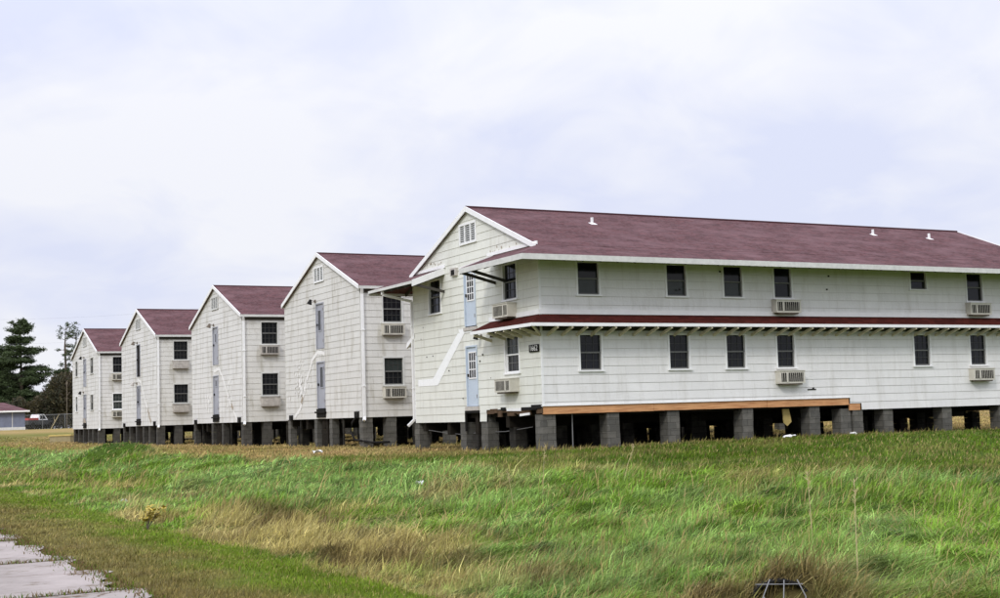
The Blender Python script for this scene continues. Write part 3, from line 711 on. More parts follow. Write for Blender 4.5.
sp += [(.02, .42, 5.14, 5.56, -.01, None), (.02, .42, 3.62, 4.06, -.02, None), (.5, .9, 4.3, 5.0, -.15, 'block_dark'), (.06, .36, 3.66, 3.95, .30, None),
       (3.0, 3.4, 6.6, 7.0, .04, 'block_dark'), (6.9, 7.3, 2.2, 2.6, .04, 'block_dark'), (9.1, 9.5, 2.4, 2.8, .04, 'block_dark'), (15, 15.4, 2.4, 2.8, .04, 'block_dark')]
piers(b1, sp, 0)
s = MB(); s.beam((1.12, .25, -1), (1.10, .20, .3), .03, .03); s.build('standpipe', 'galv', b1)
s = MB(); s.slab([(9.12, .25, .10), (9.40, .25, .10), (9.46, .22, -.32), (9.30, .25, -.46), (9.16, .25, -.35)], .03, (0, 1, 0)); s.build('hanging_insulation', 'yellow', b1)
s = MB(); s.tube([(.2, 8.6, -.25), (.3, 7, -.38), (.25, 5.7, -.42), (.3, 4.6, -.35), (.3, 2.9, -.33), (.3, 1.2, -.20)], .012, 5); s.build('slack_cable', 'galv', b1)

# ------------------------------------------------------------------ the four barracks behind
def barracks(n, x, y, q, label, sid, side_m):
    e = empty('barracks_building', (x, y, q-GZ)); tag(e, label, 'building', 'white barracks raised on block piers')
    Lb = LB; rnd = random.Random(n*11)
    sw = [(.95, 1.78), (4.2, 5.03), (6.4, 7.23), (8.4, 9.23), (14.4, 15.2), (17.1, 17.95)]
    o_ = [(a-.04, b+.04, 3.68, 4.83) for a, b in sw]+[(a-.04, b+.04, 1.21, 2.36) for a, b in sw]
    s = MB(); siding(s, 'S', 0, Lb, 5.12, o_, False, Lb); s.build('side_wall', side_m, e)
    s = MB(); siding(s, 'B', 0, Lb, 5.12, [], False, Lb); s.build('rear_wall', side_m, e)
    go = [(4.0, 4.93, 2.93, 4.87), (4.0, 4.93, .42, 2.40), (3.9, 5.1, 5.72, 6.42)]
    if n == 5: go += [(1.5, 2.6, 3.72, 4.88), (1.5, 2.6, 1.22, 2.36), (7.05, 8.0, 3.72, 4.88), (7.05, 8.0, 1.22, 2.36)]
    s = MB(); siding(s, 'G', 0, 9, 0, go, True, Lb); s.build('gable_wall', sid, e)
    s = MB(); siding(s, 'E', 0, 9, 0, [], True, Lb); s.build('gable_wall', sid, e)
    inner(e, Lb)
    for i, (a, b) in enumerate(sw):
        window(e, 'S', a, b, 3.72, 4.79, Lb, cols=4, grow=.045, trim='trim_old')
        lw = dict(glass='glass', glass_low='glass')
        if n == 2: lw = dict(glass='glass_blind', glass_low='glass')
        if n == 5: lw = dict(glass='glass_blind', glass_low='glass_blind')
        window(e, 'S', a, b, 1.25, 2.32, Lb, cols=4, grow=.045, trim='trim' if n == 5 else 'trim_old', white_sash=(n == 5), **lw)
        if i in (0, 3, 5):
            old = n in (3, 4)
            aircon(e, 'S', .88 if i == 0 else a-.05, 1.80 if i == 0 else b+.02, 3.22, 3.64, Lb, 'ac' if n in (2, 5) else 'ac_old', .22, n == 4)
            aircon(e, 'S', .88 if i == 0 else a-.05, 1.80 if i == 0 else b+.02, .73, 1.15, Lb, 'ac' if n in (2, 5) else 'ac_old', .22, old)
    if n == 5:
        for a, b in ((1.5, 2.6), (7.05, 8.0)):
            window(e, 'G', a, b, 3.72, 4.88, Lb, trim='trim_old', cols=1)
            window(e, 'G', a, b, 1.22, 2.36, Lb, trim='trim' if a > 5 else 'trim_old', cols=1, glass_low='glass_blind' if a > 5 else 'glass')
    dc = {2: 'door_grey', 3: 'door_grey', 4: 'dark', 5: 'door_grey'}[n]  # fourth upper leaf: dark sheet standing in for an open doorway's darkness
    lt = {2: (.42, .80, 3.72, 4.55), 3: (.4, .62, 4.1, 4.5), 4: None, 5: (.3, .7, 3.9, 4.5)}[n]
    door(e, 'G', 4.05, 4.88, 2.95, 4.82, Lb, dc, lt, 'door_grey', (1, 1))
    lt = {2: (.25, .66, 1.32, 2.16), 3: (.4, .65, 1.85, 2.15), 4: (.1, .9, 1.2, 2.25), 5: (.2, .8, 1.35, 2.2)}[n]
    door(e, 'G', 4.05, 4.88, .44, 2.35, Lb, 'door_grey', lt, 'door_grey', (1, 1))
    s = MB(); fbox(s, 'G', 3.98, 4.98, .05, .42, .0, .06, Lb); fbox(s, 'G', 3.9, 5.06, .24, .31, .02, .12, Lb); s.split('ledger_board', 'dark', e)
    louver_vent(e, 3.92, 5.08, 5.74, 6.42, Lb, 'trim' if n == 2 else 'trim_old')
    lamp(e, 4.75 if n != 2 else 5.0, 4.98, Lb, .75, 'dark' if n in (2, 5) else 'rust')
    if n in (4, 5): lamp(e, 4.9, 2.55, Lb, .8, 'ac_old' if n == 4 else 'dark')
    # roof
    s = MB(); ov = .10
    for sy in (0, 1):
        ym = (lambda v: v) if sy == 0 else (lambda v: 9-v)
        s.slab([(-.10, ym(-ov), ZE-.03), (Lb+.10, ym(-ov), ZE-.03), (Lb+.10, 4.5, ZR+.01), (-.10, 4.5, ZR+.01)], .09)
    rf = s.build('roof', 'roof', e)
    s = MB(); s.tube([(-.10, 4.5, ZR+.005), (Lb+.1, 4.5, ZR+.005)], .05, 6); s.build('ridge_cap', 'ridge', rf)
    s = MB()
    for (x0, x1) in ((-.135, -.102), (Lb+.102, Lb+.135)):
        for a, b in (((-.13, ZE-.035), (4.5, ZR)), ((9.13, ZE-.035), (4.5, ZR))):
            s.hexa([(x0, a[0], a[1]-.13), (x1, a[0], a[1]-.13), (x1, b[0], b[1]-.13), (x0, b[0], b[1]-.13), (x0, a[0], a[1]+.035), (x1, a[0], a[1]+.035), (x1, b[0], b[1]+.035), (x0, b[0], b[1]+.035)])
    s.split('rake_board', 'trim', rf)
    s = MB(); s.box(-.09, Lb+.09, -.20, -.105, ZE-.16, ZE-.05); s.box(-.09, Lb+.09, 9.105, 9.20, ZE-.16, ZE-.05); s.split('gutter', 'trim_old', rf)
    s = MB(); s.box(-.02, Lb, -.03, -.02, 4.88, ZE-.16); s.build('eave_shade_strip', 'soffit', rf)  # dark strip painting the eave shadow at the wall top
    downspout(e, [(.02, -.16, ZE-.16), (.06, -.075, 4.85), (.06, -.075, .02), (.0, -.18, -.12)], 'trim', .05)
    s = MB(); s.box(-.02, .05, -.022, .0, 0, 4.9); s.box(-.02, .05, 9.0, 9.022, 0, 5.05); s.split('corner_board', 'trim_old', e)
    # scars of the removed stair
    if n == 2:
        strip(e, ragged([(4.0, 2.72), (4.8, 2.80), (5.45, 2.55), (6.2, 1.7)], .14, rnd), 'scar_old')
        strip(e, ragged([(5.7, 2.3), (6.2, 1.7)], .09, rnd), 'scar_brown', 'bare_board')
        strip(e, ragged([(6.75, .98), (6.95, .70)], .17, rnd), 'scar_brown', 'bare_board', .028)
        strip(e, ragged([(6.3, 1.6), (7.1, .5), (7.9, .08)], .17, rnd)+flakes(7.2, 1.75, .55, .45, 75, rnd, .02, .075)+flakes(7.0, 1.4, .35, .25, 30, rnd, .03, .10), 'scar_old', 'flaking_paint')
    if n == 3:
        strip(e, ragged([(4.9, 2.62), (3.9, 2.72), (3.3, 2.3), (1.9, .8)], .15, rnd), 'scar_old'); strip(e, ragged([(1.5, .55), (.8, .05)], .14, rnd), 'scar_old')
        strip(e, ragged([(1.9, .9), (1.6, .65)], .2, rnd), 'scar_brown', 'bare_board')
        strip(e, flakes(2.2, 1.7, .35, .45, 22, rnd)+flakes(6.2, 1.0, .3, .3, 14, rnd, .04, .14), 'scar_old', 'flaking_paint')
    if n == 4:
        strip(e, ragged([(4.6, 2.75), (3.9, 2.6), (2.9, 1.5), (2.3, 1.0)], .16, rnd), 'scar_old')
        strip(e, ragged([(2.2, .95), (1.5, .2)], .2, rnd), 'scar_brown', 'bare_board')
        strip(e, flakes(5.8, 1.6, .5, .8, 20, rnd)+flakes(2.8, 1.1, .5, .5, 15, rnd), 'scar_old', 'flaking_paint')
    if n == 5:
        strip(e, ragged([(5.3, .55), (4.6, .62), (4.0, .1)], .3, rnd), 'scar_brown', 'bare_board')
    if n < 5:
        s = MB(); fbox(s, 'G', .3, .62, -.02, .24, .0, .10, Lb); fbox(s, 'G', 8.1, 8.4, -.02, .20, .0, .10, Lb); s.split('hole_patch', 'dark', e)  # dark boxes standing in for holes at the gable's bottom corners
    if n == 2:
        s = MB(); s.tube([(-.1, .4, .05), (-.22, .55, -.2), (-.25, .62, -.55), (-.2, .35, -.86), (.3, -.25, -1.0+.02), (1.0, -.3, -.98)], .045, 8); s.build('drain_hose', 'dark', e)
    sp = []
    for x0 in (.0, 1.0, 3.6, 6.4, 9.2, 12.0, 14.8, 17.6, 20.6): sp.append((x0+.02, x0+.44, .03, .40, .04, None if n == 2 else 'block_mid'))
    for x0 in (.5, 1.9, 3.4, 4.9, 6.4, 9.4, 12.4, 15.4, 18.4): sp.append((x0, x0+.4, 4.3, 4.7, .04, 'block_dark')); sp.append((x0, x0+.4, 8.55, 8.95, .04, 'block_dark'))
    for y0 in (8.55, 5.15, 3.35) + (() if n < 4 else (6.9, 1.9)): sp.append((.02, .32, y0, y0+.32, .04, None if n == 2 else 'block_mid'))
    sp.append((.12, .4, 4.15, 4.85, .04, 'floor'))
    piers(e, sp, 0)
    s = MB()
    for y0 in (2.2, 7.3): s.box(.05, .12, y0, y0+.06, -1.2, .1)
    for x0 in (2.2, 2.9, 5.0): s.box(x0, x0+.10, .1, .2, -1.2, .1)
    s.split('prop', 'block_dark', e)
    return e
barracks(2, .22, 14.594, .258, 'second white barracks from the camera, with grey gable doors and black hose at its corner', 'siding_worn', 'siding_worn')
barracks(3, -.356, 28.252, .224, 'middle white barracks of the five, thin pale door and diagonal stair scar on its gable', 'siding_old', 'siding_worn')
barracks(4, -1.013, 42.361, .187, 'fourth white barracks, with a dark upper doorway in its gable', 'siding_old', 'siding_worn')
barracks(5, -1.195, 57.796, .10, 'farthest white barracks at the left end, with four narrow windows in its gable', 'siding_old', 'siding_old')

# ------------------------------------------------------------------ grass blades
def blades(name, x, y, z, h, w, az, lean, col, material):
    n = len(x); a2 = rng.uniform(0, 2*np.pi, n)
    wx = np.cos(a2)*w/2; wy = np.sin(a2)*w/2; lx = np.cos(az)*lean*h; ly = np.sin(az)*lean*h
    up = np.sqrt(np.maximum(.12, 1-np.minimum(lean, .95)**2))*h
    V = np.empty((n, 5, 3)); V[:, 0] = np.stack([x-wx, y-wy, z-.02], 1); V[:, 1] = np.stack([x+wx, y+wy, z-.02], 1)
    mx_ = x+lx*.32; my_ = y+ly*.32; mz = z+up*.58
    V[:, 2] = np.stack([mx_+wx*.85, my_+wy*.85, mz], 1); V[:, 3] = np.stack([mx_-wx*.85, my_-wy*.85, mz], 1)
    V[:, 4] = np.stack([x+lx, y+ly, z+up], 1)
    base = np.arange(n)[:, None]*5
    lp = (base+np.array([0, 1, 2, 3, 3, 2, 4])[None]).ravel()
    st = (np.arange(n)[:, None]*7+np.array([0, 4])[None]).ravel()
    return np_mesh(name, V.reshape(-1, 3), lp, st, material, np.repeat(col, 5, 0))
NB = 980000
az = YAW+rng.uniform(-R(29), R(29), NB); d = np.exp(rng.uniform(math.log(8.5), math.log(120), NB))
bx = CAM[0]+np.sin(az)*d; by = CAM[1]+np.cos(az)*d
# break up density into tufts
tuft = fbm(bx/.45, by/.45, 91, 3)
keep = (bx > -16.35-(.06*rng.random(NB))) & (rng.random(NB) < .55+1.6*(tuft-.42))
for (X0, Y0) in ((0, 0), (.22, 14.594), (-.356, 28.252), (-1.013, 42.361), (-1.195, 57.796)):
    keep &= ~((bx > X0+.5) & (bx < X0+22) & (by > Y0+.7) & (by < Y0+8.9) & (rng.random(NB) < .9))
cx_, cy_ = CUL
keep &= ~((np.abs((bx-cx_)*.88-(by-cy_)*.47) < .26) & (((bx-cx_)*.47+(by-cy_)*.88) < -.16) & (((bx-cx_)*.47+(by-cy_)*.88) > -1.1))
bx = bx[keep]; by = by[keep]; d = d[keep]; n = len(bx)
c, h, wt, wm = zone(bx, by)
flow = fbm(bx/3.5, by/3.5, 101); laz = -.50+(flow-.5)*4+rng.normal(0, .95, n)
lean = np.where(wt > .5, np.clip(1.02+.9*(fbm(bx/1.3, by/1.3, 111)-.5)+rng.normal(0, .30, n), .1, 1.6), np.clip(rng.normal(.55, .3, n), 0, 1.2))
hh = h*rng.uniform(.5, 1.4, n)*np.where(rng.random(n) < .03, 1.7, 1)
ww = np.maximum(np.where(wt > .5, .0095, .007), d*.00064)*rng.uniform(.7, 1.3, n)
cl = vn(bx/.30, by/.30, 141)*.6+vn(bx/.9, by/.9, 142)*.4
vary = rng.normal(1, .30, n)*(1+(cl-.5)*np.where(wt > .5, 1.1, .7)); c = c*np.clip(vary, .3, 1.9)[:, None]
pale = (rng.random(n) < .14) & (wt > .5); c[pale] = c[pale]*1.35+.03
sel = rng.random(n); c[sel < .10] = CG['tan']*rng.uniform(.6, 1.1, ((sel < .10).sum(), 1)); 
dead = (wm > .5) & (sel > .95); c[dead] = CG['brown']
isdry = (c[:, 0] > c[:, 1]) & (wt > .5); lean = np.where(isdry, lean*.8, lean); hh = np.where(isdry, hh*1.15, hh)
gz = ground_z(bx, by)
gmat = tint_mat('grass blade', .30, .5, .18)
g = blades('grass', bx, by, gz, hh, ww, laz, lean, c, gmat)
tag(g, 'wind combed green and straw coloured grass over the swale and lawns', 'grass', None, 'stuff')
# weeds growing in the slab joints and over the broken road edge
k = 14000; wy_ = rng.uniform(-30, 15, k); wy_ = np.where(rng.random(k) < .75, -20.05+3.75*np.round((wy_+20.05)/3.75)+rng.normal(0, .045, k), wy_)
wx_ = np.where(rng.random(k) < .55, -16.4-np.abs(rng.normal(0, .9, k)), rng.uniform(-20.5, -16.3, k)); edge = rng.random(k) < .5
wx_ = np.where(edge, -16.30-np.abs(rng.normal(0, .16, k)), wx_); wy_ = np.where(edge, rng.uniform(-30, 15, k), wy_)
ok = edge | (np.abs(((wy_+20.05)/3.75)-np.round((wy_+20.05)/3.75)) < .04); wx_, wy_ = wx_[ok], wy_[ok]; k = len(wx_)
wc = np.where(rng.random((k, 1)) < .7, CG['brown'], CG['mow'])*rng.uniform(.6, 1.3, (k, 1))
g2 = blades('joint_weeds', wx_, wy_, np.full(k, -1.49), rng.uniform(.02, .075, k), np.full(k, .012), rng.uniform(0, 6.28, k), rng.uniform(.2, .9, k), wc, gmat)
tag(g2, 'short weeds in the joints and along the edge of the concrete slabs', 'weeds', None, 'stuff')

# ------------------------------------------------------------------ single plants in the grass
M['stalk'] = mat('dry straw stalk', (.52, .42, .24), .8, .1, .15)
M['weed_leaf'] = mat('yellowing weed leaf', (.42, .33, .06), .7, .2, .35, 9)
def dry_stalk(x, y, h, lx, ly, label):
    z = float(ground_z(np.array([x]), np.array([y]))[0]); e = empty('dry_stalk', (x, y, z)); tag(e, label, 'dead plant stalk', 'dry stalks standing in the tall grass')
    s = MB(); s.tube([(0, 0, 0), (lx*.4, ly*.4, h*.5), (lx, ly, h)], .006, 5, .003); s.build('stem', 'stalk', e, (0, 0, 0))
    r_ = random.Random(x*7); s = MB()
    for i in range(14):
        t = r_.uniform(.7, 1); a = r_.random()*6.3; l = r_.uniform(.02, .06)
        s.beam((lx*t, ly*t, h*t), (lx*t+math.cos(a)*l, ly*t+math.sin(a)*l, h*t+l*.9), .004, .004)
    s.build('seed_head', 'stalk', e, (0, 0, 0))
dry_stalk(-9.59, -23.39, 1.05, .04, .02, 'tallest pale dry stalk in the tall grass at lower right')
dry_stalk(-8.9, -21.9, .85, -.03, .0, 'shorter dry stalk just left of the tallest one at lower right')
dry_stalk(-6.83, -11.85, .95, .02, -.1, 'thin pale stalk in the green grass below the near barracks corner')
dry_stalk(-6.0, -13.4, .70, .20, -.1, 'leaning dry stalk in the grass, right of the thin one near the barracks corner')
dry_stalk(-8.2, -13.2, .75, -.08, .05, 'dry stalk at the edge of the straw coloured grass, mid picture')
z0 = float(ground_z(np.array([-14.2]), np.array([-11.3]))[0]); e = empty('weed_plant', (-14.2, -11.3, z0)); tag(e, 'small bushy weed with yellow brown leaves beside the mown strip at left', 'weed')
s = MB(); lf = MB(); r_ = random.Random(4)
for i in range(9):
    a = r_.random()*6.3; t = r_.uniform(.05, .28); h_ = r_.uniform(.22, .40); tip = Vector((math.cos(a)*t, math.sin(a)*t, h_)); s.tube([(0, 0, 0), tip*.5+Vector((0, 0, .05)), tip], .007, 5, .003)
    for j in range(16):
        p = tip*r_.uniform(.45, 1.05); b = r_.random()*6.3; l = r_.uniform(.05, .10); dv = Vector((math.cos(b), math.sin(b), r_.uniform(-.5, .7)))*l; sd_ = Vector((-math.sin(b), math.cos(b), r_.uniform(-.4, .4)))*l*.4
        lf.poly([p, p+dv*.5+sd_, p+dv, p+dv*.5-sd_])
s.build('stem', 'rust', e, (0, 0, 0)); lf.build('leaves', 'weed_leaf', e, (0, 0, 0))
# litter
def litter(x, y, sx, sy, label, m='white_plastic', cat='litter'):
    z = float(ground_z(np.array([x]), np.array([y]))[0]); r_ = random.Random(x); s = MB(); n_ = 5; P_ = {}
    for i in range(n_+1):
        for j in range(n_+1): P_[i, j] = (sx*(i/n_-.5)+r_.uniform(-.03, .03), sy*(j/n_-.5)+r_.uniform(-.03, .03), r_.uniform(.05, .17))
    for i in range(n_):
        for j in range(n_): s.slab([P_[i, j], P_[i+1, j], P_[i+1, j+1], P_[i, j+1]], .006)
    o = s.build('crumpled_sheet', m, None, (0, 0, 0)); o.location = (x, y, z); tag(o, label, cat, 'scraps of litter on the grass')
litter(-4.0, 8.2, .30, .25, 'crumpled white scrap lying on the straw coloured ground before the second barracks')
litter(8.4, -.9, .45, .2, 'white scrap in the mown grass below the right air conditioners')
litter(11.4, -.55, .25, .16, 'small white scrap beside the short corner pier at the beam end')
litter(-7.6, -7.9, .12, .08, 'tiny white scrap in the tall grass near the barracks gable')
litter(-12.9, -3.5, .12, .08, 'pale scrap caught in the tall grass at left above the straw patch')
# culvert mouth with bent rods
e = empty('culvert', (cx_, cy_, -1.72), -YAW); tag(e, 'dark culvert mouth with pale bent rods in the grass at the bottom edge', 'culvert')
s = MB(); k = 20; r1, r0 = .27, .235
for j in range(k):
    a = 2*math.pi*j/k; b = 2*math.pi*(j+1)/k; q = lambda t, r_, y_: (math.cos(t)*r_, y_, .16+math.sin(t)*r_*.62)
    for (ra, ya, rb_, yb) in ((r1, -.2, r1, .5), (r1, -.2, r0, -.2), (r0, -.2, r0, .5)): s.poly([q(a, ra, ya), q(b, ra, ya), q(b, rb_, yb), q(a, rb_, yb)])
s.poly([(math.cos(2*math.pi*j/k)*r0, -.04, .16+math.sin(2*math.pi*j/k)*r0*.62) for j in range(k)])
s.build('pipe', 'dark', e, (0, 0, 0))
rods = [((-.24, -.22, .225), (.20, -.20, .215)), ((-.11, -.24, .27), (-.27, -.45, .02)), ((.02, -.24, .26), (-.04, -.45, .0)), ((.14, -.24, .26), (.19, -.35, .12)), ((.19, -.35, .12), (.15, -.45, 0)), ((-.19, -.36, .13), (-.21, -.45, .0))]
for a, b in rods: s = MB(); s.tube([Vector(a)+Vector((0, -.02, .07)), Vector(b)+Vector((0, -.02, .07))], .0055, 6); s.build('rod', 'galv', e, (0, 0, 0))

# ------------------------------------------------------------------ far left: box, shed, fence, pickup, pole, wires
e = empty('concrete_box', (-1.35, 70.6, -1.0), -.45); tag(e, 'low tan block box lying on the ground by the farthest barracks', 'box')
M['tanbox'] = mat('tan plywood', (.34, .29, .17), .8, .1, .15, 4); M['yellowbox'] = mat('yellow board', (.55, .44, .16), .7, .2, .1)
s = MB(); s.box(-.75, .8, -.5, .5, 0, .62); s.build('body', 'tanbox', e, (0, 0, 0)); s = MB(); s.box(-.8, .85, -.55, .55, .62, .74); s.build('lid', 'yellowbox', e, (0, 0, 0))
r_ = random.Random(2); o = MB(); o.tube([(-.5, 0, .08), (-.1, .1, .22), (.3, 0, .25), (.6, -.1, .1)], .05, 6, .03); o.tube([(.1, 0, .22), (.35, .2, .55)], .03, 6, .015)
o = o.build('fallen_branch', 'rust', None, (0, 0, 0)); o.location = (-1.1, 60.5, -1.0); tag(o, 'short dead branch lying before the farthest barracks', 'branch')
def gz1(x, y): return float(ground_z(np.array([x]), np.array([y]))[0])
def pos(T, u, v=430):
    dv = Fw + R2*((u-500)/FPX) - U2*((v-299)/FPX); return CAM[0]+dv.x*T, CAM[1]+dv.y*T
M['shedwall'] = mat('blue grey boarding', (.17, .19, .26), .7, .2, .15, 2)
x, y = pos(165, 25); e = empty('shed_building', (x, y, gz1(x, y)+.1), -YAW+.36); tag(e, 'low blue grey shed with a red hipped roof at the far left edge', 'building')
s = MB(); s.box(-14, 0, 0, 8, .25, 2.2); s.build('wall', 'shedwall', e, (0, 0, 0)); s = MB(); s.box(-14.05, .05, -.05, 8.05, -.5, .25); s.build('foundation', 'trim_old', e, (0, 0, 0))
s = MB(); E_ = [(-14.5, -.5, 2.25), (.5, -.5, 2.25), (.5, 8.5, 2.25), (-14.5, 8.5, 2.25)]; A_, B_ = (-11.5, 4, 3.35), (-2.4, 4, 3.35)
s.slab([E_[0], E_[1], B_, A_], .1); s.slab([E_[1], E_[2], B_], .1); s.slab([E_[2], E_[3], A_, B_], .1); s.slab([E_[3], E_[0], A_], .1)
rf = s.build('roof', 'roof', e, (0, 0, 0)); s = MB(); s.box(-14.55, .55, -.56, -.5, 2.08, 2.27); s.box(.5, .56, -.5, 8.5, 2.08, 2.27); s.split('fascia', 'trim', rf, (0, 0, 0))
s = MB()
for i in range(7): s.box(-13.5+i*2.0, -13.42+i*2.0, -.03, 0, .25, 2.15)
s.build('batten', 'trim_old', e, (0, 0, 0))
# chain link fence
xa, ya = pos(180, 20); xb, yb = pos(180, 110); e = empty('chain_link_fence', (xa, ya, gz1(xa, ya))); tag(e, 'grey chain link fence before the brush at far left', 'fence')
dx, dy = xb-xa, yb-ya; ln = math.hypot(dx, dy); e.rotation_euler = (0, 0, math.atan2(dy, dx))
s = MB(); n_ = int(ln/.22)
for i in range(n_): s.beam((i*.22, 0, .05), (i*.22+.9, 0, 1.85), .012, .012); s.beam((i*.22+.9, .01, .05), (i*.22, .01, 1.85), .012, .012)
s.build('wire_mesh', 'galv', e, (0, 0, 0))
for i in range(int(ln/3)+1): s = MB(); s.tube([(i*3, .05, -.3), (i*3, .05, 2.0)], .05, 6); s.build('post', 'galv', e, (0, 0, 0))
s = MB(); s.tube([(0, .05, 1.9), (ln, .05, 1.9)], .03, 6); s.build('rail', 'galv', e, (0, 0, 0))
# pickup
x, y = pos(186, 37); e = empty('pickup_truck', (x, y, gz1(x, y)+.2), -YAW+1.15); tag(e, 'dark pickup truck with white and red cab parked behind the fence', 'pickup truck')
M['carred'] = mat('red paint', (.45, .07, .06), .4, .4)
M['carblack'] = mat('dark vehicle paint', (.05, .05, .055), .35, .5)
s = MB()
s.slab([(-2.6, -.9, .45), (2.6, -.9, .45), (2.6, -.9, .95), (1.2, -.9, 1.05), (-2.6, -.9, 1.05)], 1.8, (0, 1, 0)); s.build('body', 'carblack', e, (0, 0, 0))
s = MB(); s.hexa([(-.6, -.85, 1.05), (1.2, -.85, 1.05), (1.2, .85, 1.05), (-.6, .85, 1.05), (-.35, -.7, 1.85), (.65, -.7, 1.85), (.65, .7, 1.85), (-.35, .7, 1.85)]); cb_ = s.build('cab', 'white_plastic', e, (0, 0, 0))
s = MB(); s.hexa([(-.3, -.84, 1.18), (.85, -.84, 1.18), (.85, -.80, 1.18), (-.3, -.80, 1.18), (-.2, -.745, 1.7), (.6, -.745, 1.7), (.6, -.70, 1.7), (-.2, -.70, 1.7)]); s.build('side_window', 'glass', cb_, (0, 0, 0))
s = MB(); s.box(-2.5, -.62, -.88, .88, 1.05, 1.35); s.build('cargo_cover', 'carred', e, (0, 0, 0))
for wx, wy in ((-1.7, -.92), (1.7, -.92), (-1.7, .72), (1.7, .72)): s = MB(); s.tube([(wx, wy, .38), (wx, wy+.2, .38)], .38, 14); s.build('wheel', 'dark', e, (0, 0, 0))
s = MB(); s.box(2.6, 2.64, -.8, -.45, .7, .88); s.build('headlight', 'white_plastic', e, (0, 0, 0)); s = MB(); s.box(2.6, 2.64, .45, .8, .7, .88); s.build('headlight', 'white_plastic', e, (0, 0, 0))
# poles and wires
def pole(u, T, h, label):
    x, y = pos(T, u); z = gz1(x, y); e = empty('utility_pole', (x, y, z)); tag(e, label, 'utility pole', 'utility poles')
    s = MB(); s.tube([(0, 0, -.5), (0, 0, h)], .06, 8, .045); s.build('shaft', 'rust', e, (0, 0, 0)); s = MB(); s.box(-.12, .12, -.06, .06, h-.5, h-.2); s.build('junction_can', 'rust', e, (0, 0, 0))
    return x, y, z+h-.4
pole(67, 184, 6.5, 'thin grey pole standing by the left wall of the farthest barracks')
M['wire'] = mat('weathered wire', (.25, .26, .28), .6, .2)
xa, ya = pos(185, -160); xb, yb = pos(185, 240); s = MB()
for dz in (0, 3.4):
    pts = [(xa+(xb-xa)*t, ya+(yb-ya)*t, 13.2+dz-1.2*(1-(2*t-1)**2)) for t in np.linspace(0, 1, 14)]
    s.tube(pts, .006, 4)
o = s.build('power_line', 'wire', None, (0, 0, 0)); tag(o, 'two faint overhead wires crossing the sky at far left', 'power line')
x, y = pos(184, 51); z = gz1(x, y); s = MB(); s.tube([(0, 0, 0), (.5, 0, .9), (1.1, 0, 2.0)], .07, 6, .03); s.tube([(.5, 0, .9), (.4, 0, 1.6)], .04, 5, .02)
o = s.build('leaning_branch', 'stalk', None, (0, 0, 0)); o.location = (x, y, z); tag(o, 'pale bare branch leaning on the chain link fence', 'branch')

# ------------------------------------------------------------------ trees
M['bark'] = mat('grey brown bark', (.10, .08, .06), .9, .1, .3, 3, bump=.5)
tree_mat = tint_mat('needles', .12, .6, .2)
def needles(name, P_, S_, C_, parent, thin=1.0):
    """clumps of needle-sized triangles around points"""
    n = len(P_); a = rng.normal(0, 1, (n, 3)); a /= np.linalg.norm(a, axis=1)[:, None]; b = rng.normal(0, 1, (n, 3)); b -= a*(a*b).sum(1)[:, None]; b /= np.linalg.norm(b, axis=1)[:, None]
    V = np.stack([P_-a*S_[:, None]*.5-b*S_[:, None]*.35*thin, P_-a*S_[:, None]*.5+b*S_[:, None]*.35*thin, P_+a*S_[:, None]*.6], 1).reshape(-1, 3)
    o = np_mesh(name, V, np.arange(3*n), np.arange(n)*3, tree_mat, np.repeat(C_, 3, 0)); o.parent = parent; return o
def pine(T, u, h, rad, label, seed, dens=1.0, sparse=False, droop=-.1, name='pine_tree'):
    r_ = random.Random(seed); x, y = pos(T, u); z = gz1(x, y); e = empty(name, (x, y, z)); tag(e, label, 'tree', 'trees beyond the field')
    s = MB(); s.tube([(0, 0, -.3), (.1, 0, h*.4), (-.1, .1, h*.8), (0, 0, h*.98)], h*.022, 8, .04)
    pts = []; siz = []; col = []; k = 0; zz = h*(.12 if not sparse else .35)
    while zz < h*.98:
        t = zz/h; prof = (1-t)**.52 if not sparse else (.35+.65*math.exp(-(t-.85)**2/.02))
        nb = r_.randint(5, 7) if not sparse else r_.randint(2, 4)
        for j in range(nb):
            a = r_.random()*6.283; l = rad*prof*r_.uniform(.55, 1.15); 
            if l < .3: l = .3
            rise = l*r_.uniform(droop, .22)+(.5*l if t > .85 else 0); zb = zz+r_.uniform(-.2, .2)
            p0 = Vector((0, 0, zb)); p1 = Vector((math.cos(a)*l*.55, math.sin(a)*l*.55, zb+rise*.3)); p2 = Vector((math.cos(a)*l, math.sin(a)*l, zb+rise))
            s.tube([p0, p1, p2], .05, 4, .015)
            m_ = int((26 if not sparse else 16)*l*dens)
            for q in range(m_):
                tt = r_.uniform(.25 if not sparse else .45, 1.05)**.8; base = p0.lerp(p1, tt/.55) if tt < .55 else p1.lerp(p2, (tt-.55)/.45)
                sp_ = (.16+.30*tt*(1-.5*tt))*l*.42; off = Vector((r_.gauss(0, sp_), r_.gauss(0, sp_), r_.gauss(0.06, .13)))
                c0 = base+off; bri = r_.uniform(.7, 1.4)
                for w in range(9):
                    pts.append((c0.x+r_.gauss(0, .15), c0.y+r_.gauss(0, .15), c0.z+r_.gauss(0, .09))); siz.append(r_.uniform(.10, .26)); col.append((.055*bri, .078*bri, .030*bri))
        zz += h*r_.uniform(.035, .06) if not sparse else h*r_.uniform(.04, .08)
    s.build('trunk', 'bark', e, (0, 0, 0)); needles('crown', np.array(pts), np.array(siz), np.array(col), e)
    return e
pine(205, 21, 16.6, 5.4, 'big dark pine with layered branches beyond the field at far left', 3, 1.3)
pine(212, -20, 14.5, 5.6, 'dark pine at the picture edge, left of the big layered pine', 8, 1.0)
pine(210, 2, 13.0, 4.6, 'shorter dark pine tucked behind the big layered pine', 18, 1.0)
pine(205, 66, 15.6, 2.3, 'tall thin scraggly pine with bare trunk left of the farthest barracks', 13, .42, True)
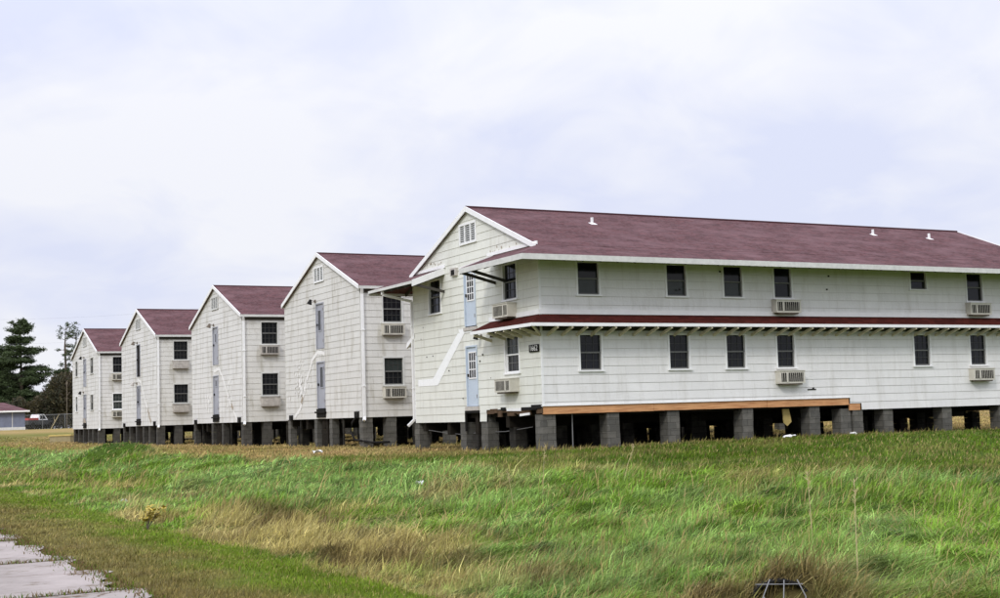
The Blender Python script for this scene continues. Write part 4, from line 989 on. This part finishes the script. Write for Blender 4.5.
pine(208, 77, 15.4, 2.0, 'scraggly pine half hidden behind the farthest barracks roof', 23, .4, True)
pine(206, 63, 9.2, 3.4, 'dark low pine with drooping boughs at the foot of the thin scraggly pines', 33, .9, False, -.25)
def bare_tree(T, u, h, label, seed):
    r_ = random.Random(seed); x, y = pos(T, u); e = empty('bare_tree', (x, y, gz1(x, y))); tag(e, label, 'tree', 'trees beyond the field'); s = MB(); tw = MB()
    def grow(p, d, l, r0, lv, mb):
        q = p+d*l; mb.tube([p, p.lerp(q, .5)+Vector((r_.gauss(0, .03), r_.gauss(0, .03), 0))*l, q], r0, 5 if lv < 2 else 3, r0*.6)
        if lv < 5:
            for _ in range(r_.randint(2, 4) if lv else 5):
                nd = (d+Vector((r_.gauss(0, .45), r_.gauss(0, .45), r_.uniform(-.1, .35)))).normalized(); grow(p.lerp(q, r_.uniform(.5, 1)), nd, l*r_.uniform(.6, .8), max(.03, r0*.6), lv+1, tw)
    grow(Vector((0, 0, -.2)), Vector((0, 0, 1)), h*.3, .12, 0, s)
    s.build('trunk', 'bark', e, (0, 0, 0)); tw.build('crown', 'bark', e, (0, 0, 0))
bare_tree(202, 52, 8.5, 'bare leafless tree between the big pine and the scraggly pines', 5)
bare_tree(203, 58, 9.5, 'taller bare tree just left of the thin scraggly pine', 6)
# brush as one mass
nn = 60000; T_ = rng.uniform(187, 200, nn); u_ = rng.uniform(-90, 135, nn); hgt = (2.6+2.6*fbm(u_/9, T_*0+2, 7)+3.6*ss(30, 62, u_))*(1+.0*T_)
px = []; dvs = [Fw.x, Fw.y]; dxs = Fw.x+R2.x*(u_-500)/FPX - U2.x*(430-299)/FPX; dys = Fw.y+R2.y*(u_-500)/FPX - U2.y*(430-299)/FPX
bxx = CAM[0]+dxs*T_; byy = CAM[1]+dys*T_; bz = ground_z(bxx, byy)+hgt*rng.random(nn)**.8
base = np.array([(.055, .042, .026), (.065, .055, .024), (.038, .040, .020), (.05, .034, .024)])[((fbm(u_/14, T_/8, 77)*4+rng.normal(0, .5, nn)).astype(int)) % 4]*rng.uniform(.6, 1.4, (nn, 1))
ob = needles('brush', np.stack([bxx, byy, bz], 1), rng.uniform(.3, .8, nn), base, None, .35); tag(ob, 'tangled brown leafless brush behind the fence at far left', 'brush', None, 'stuff')
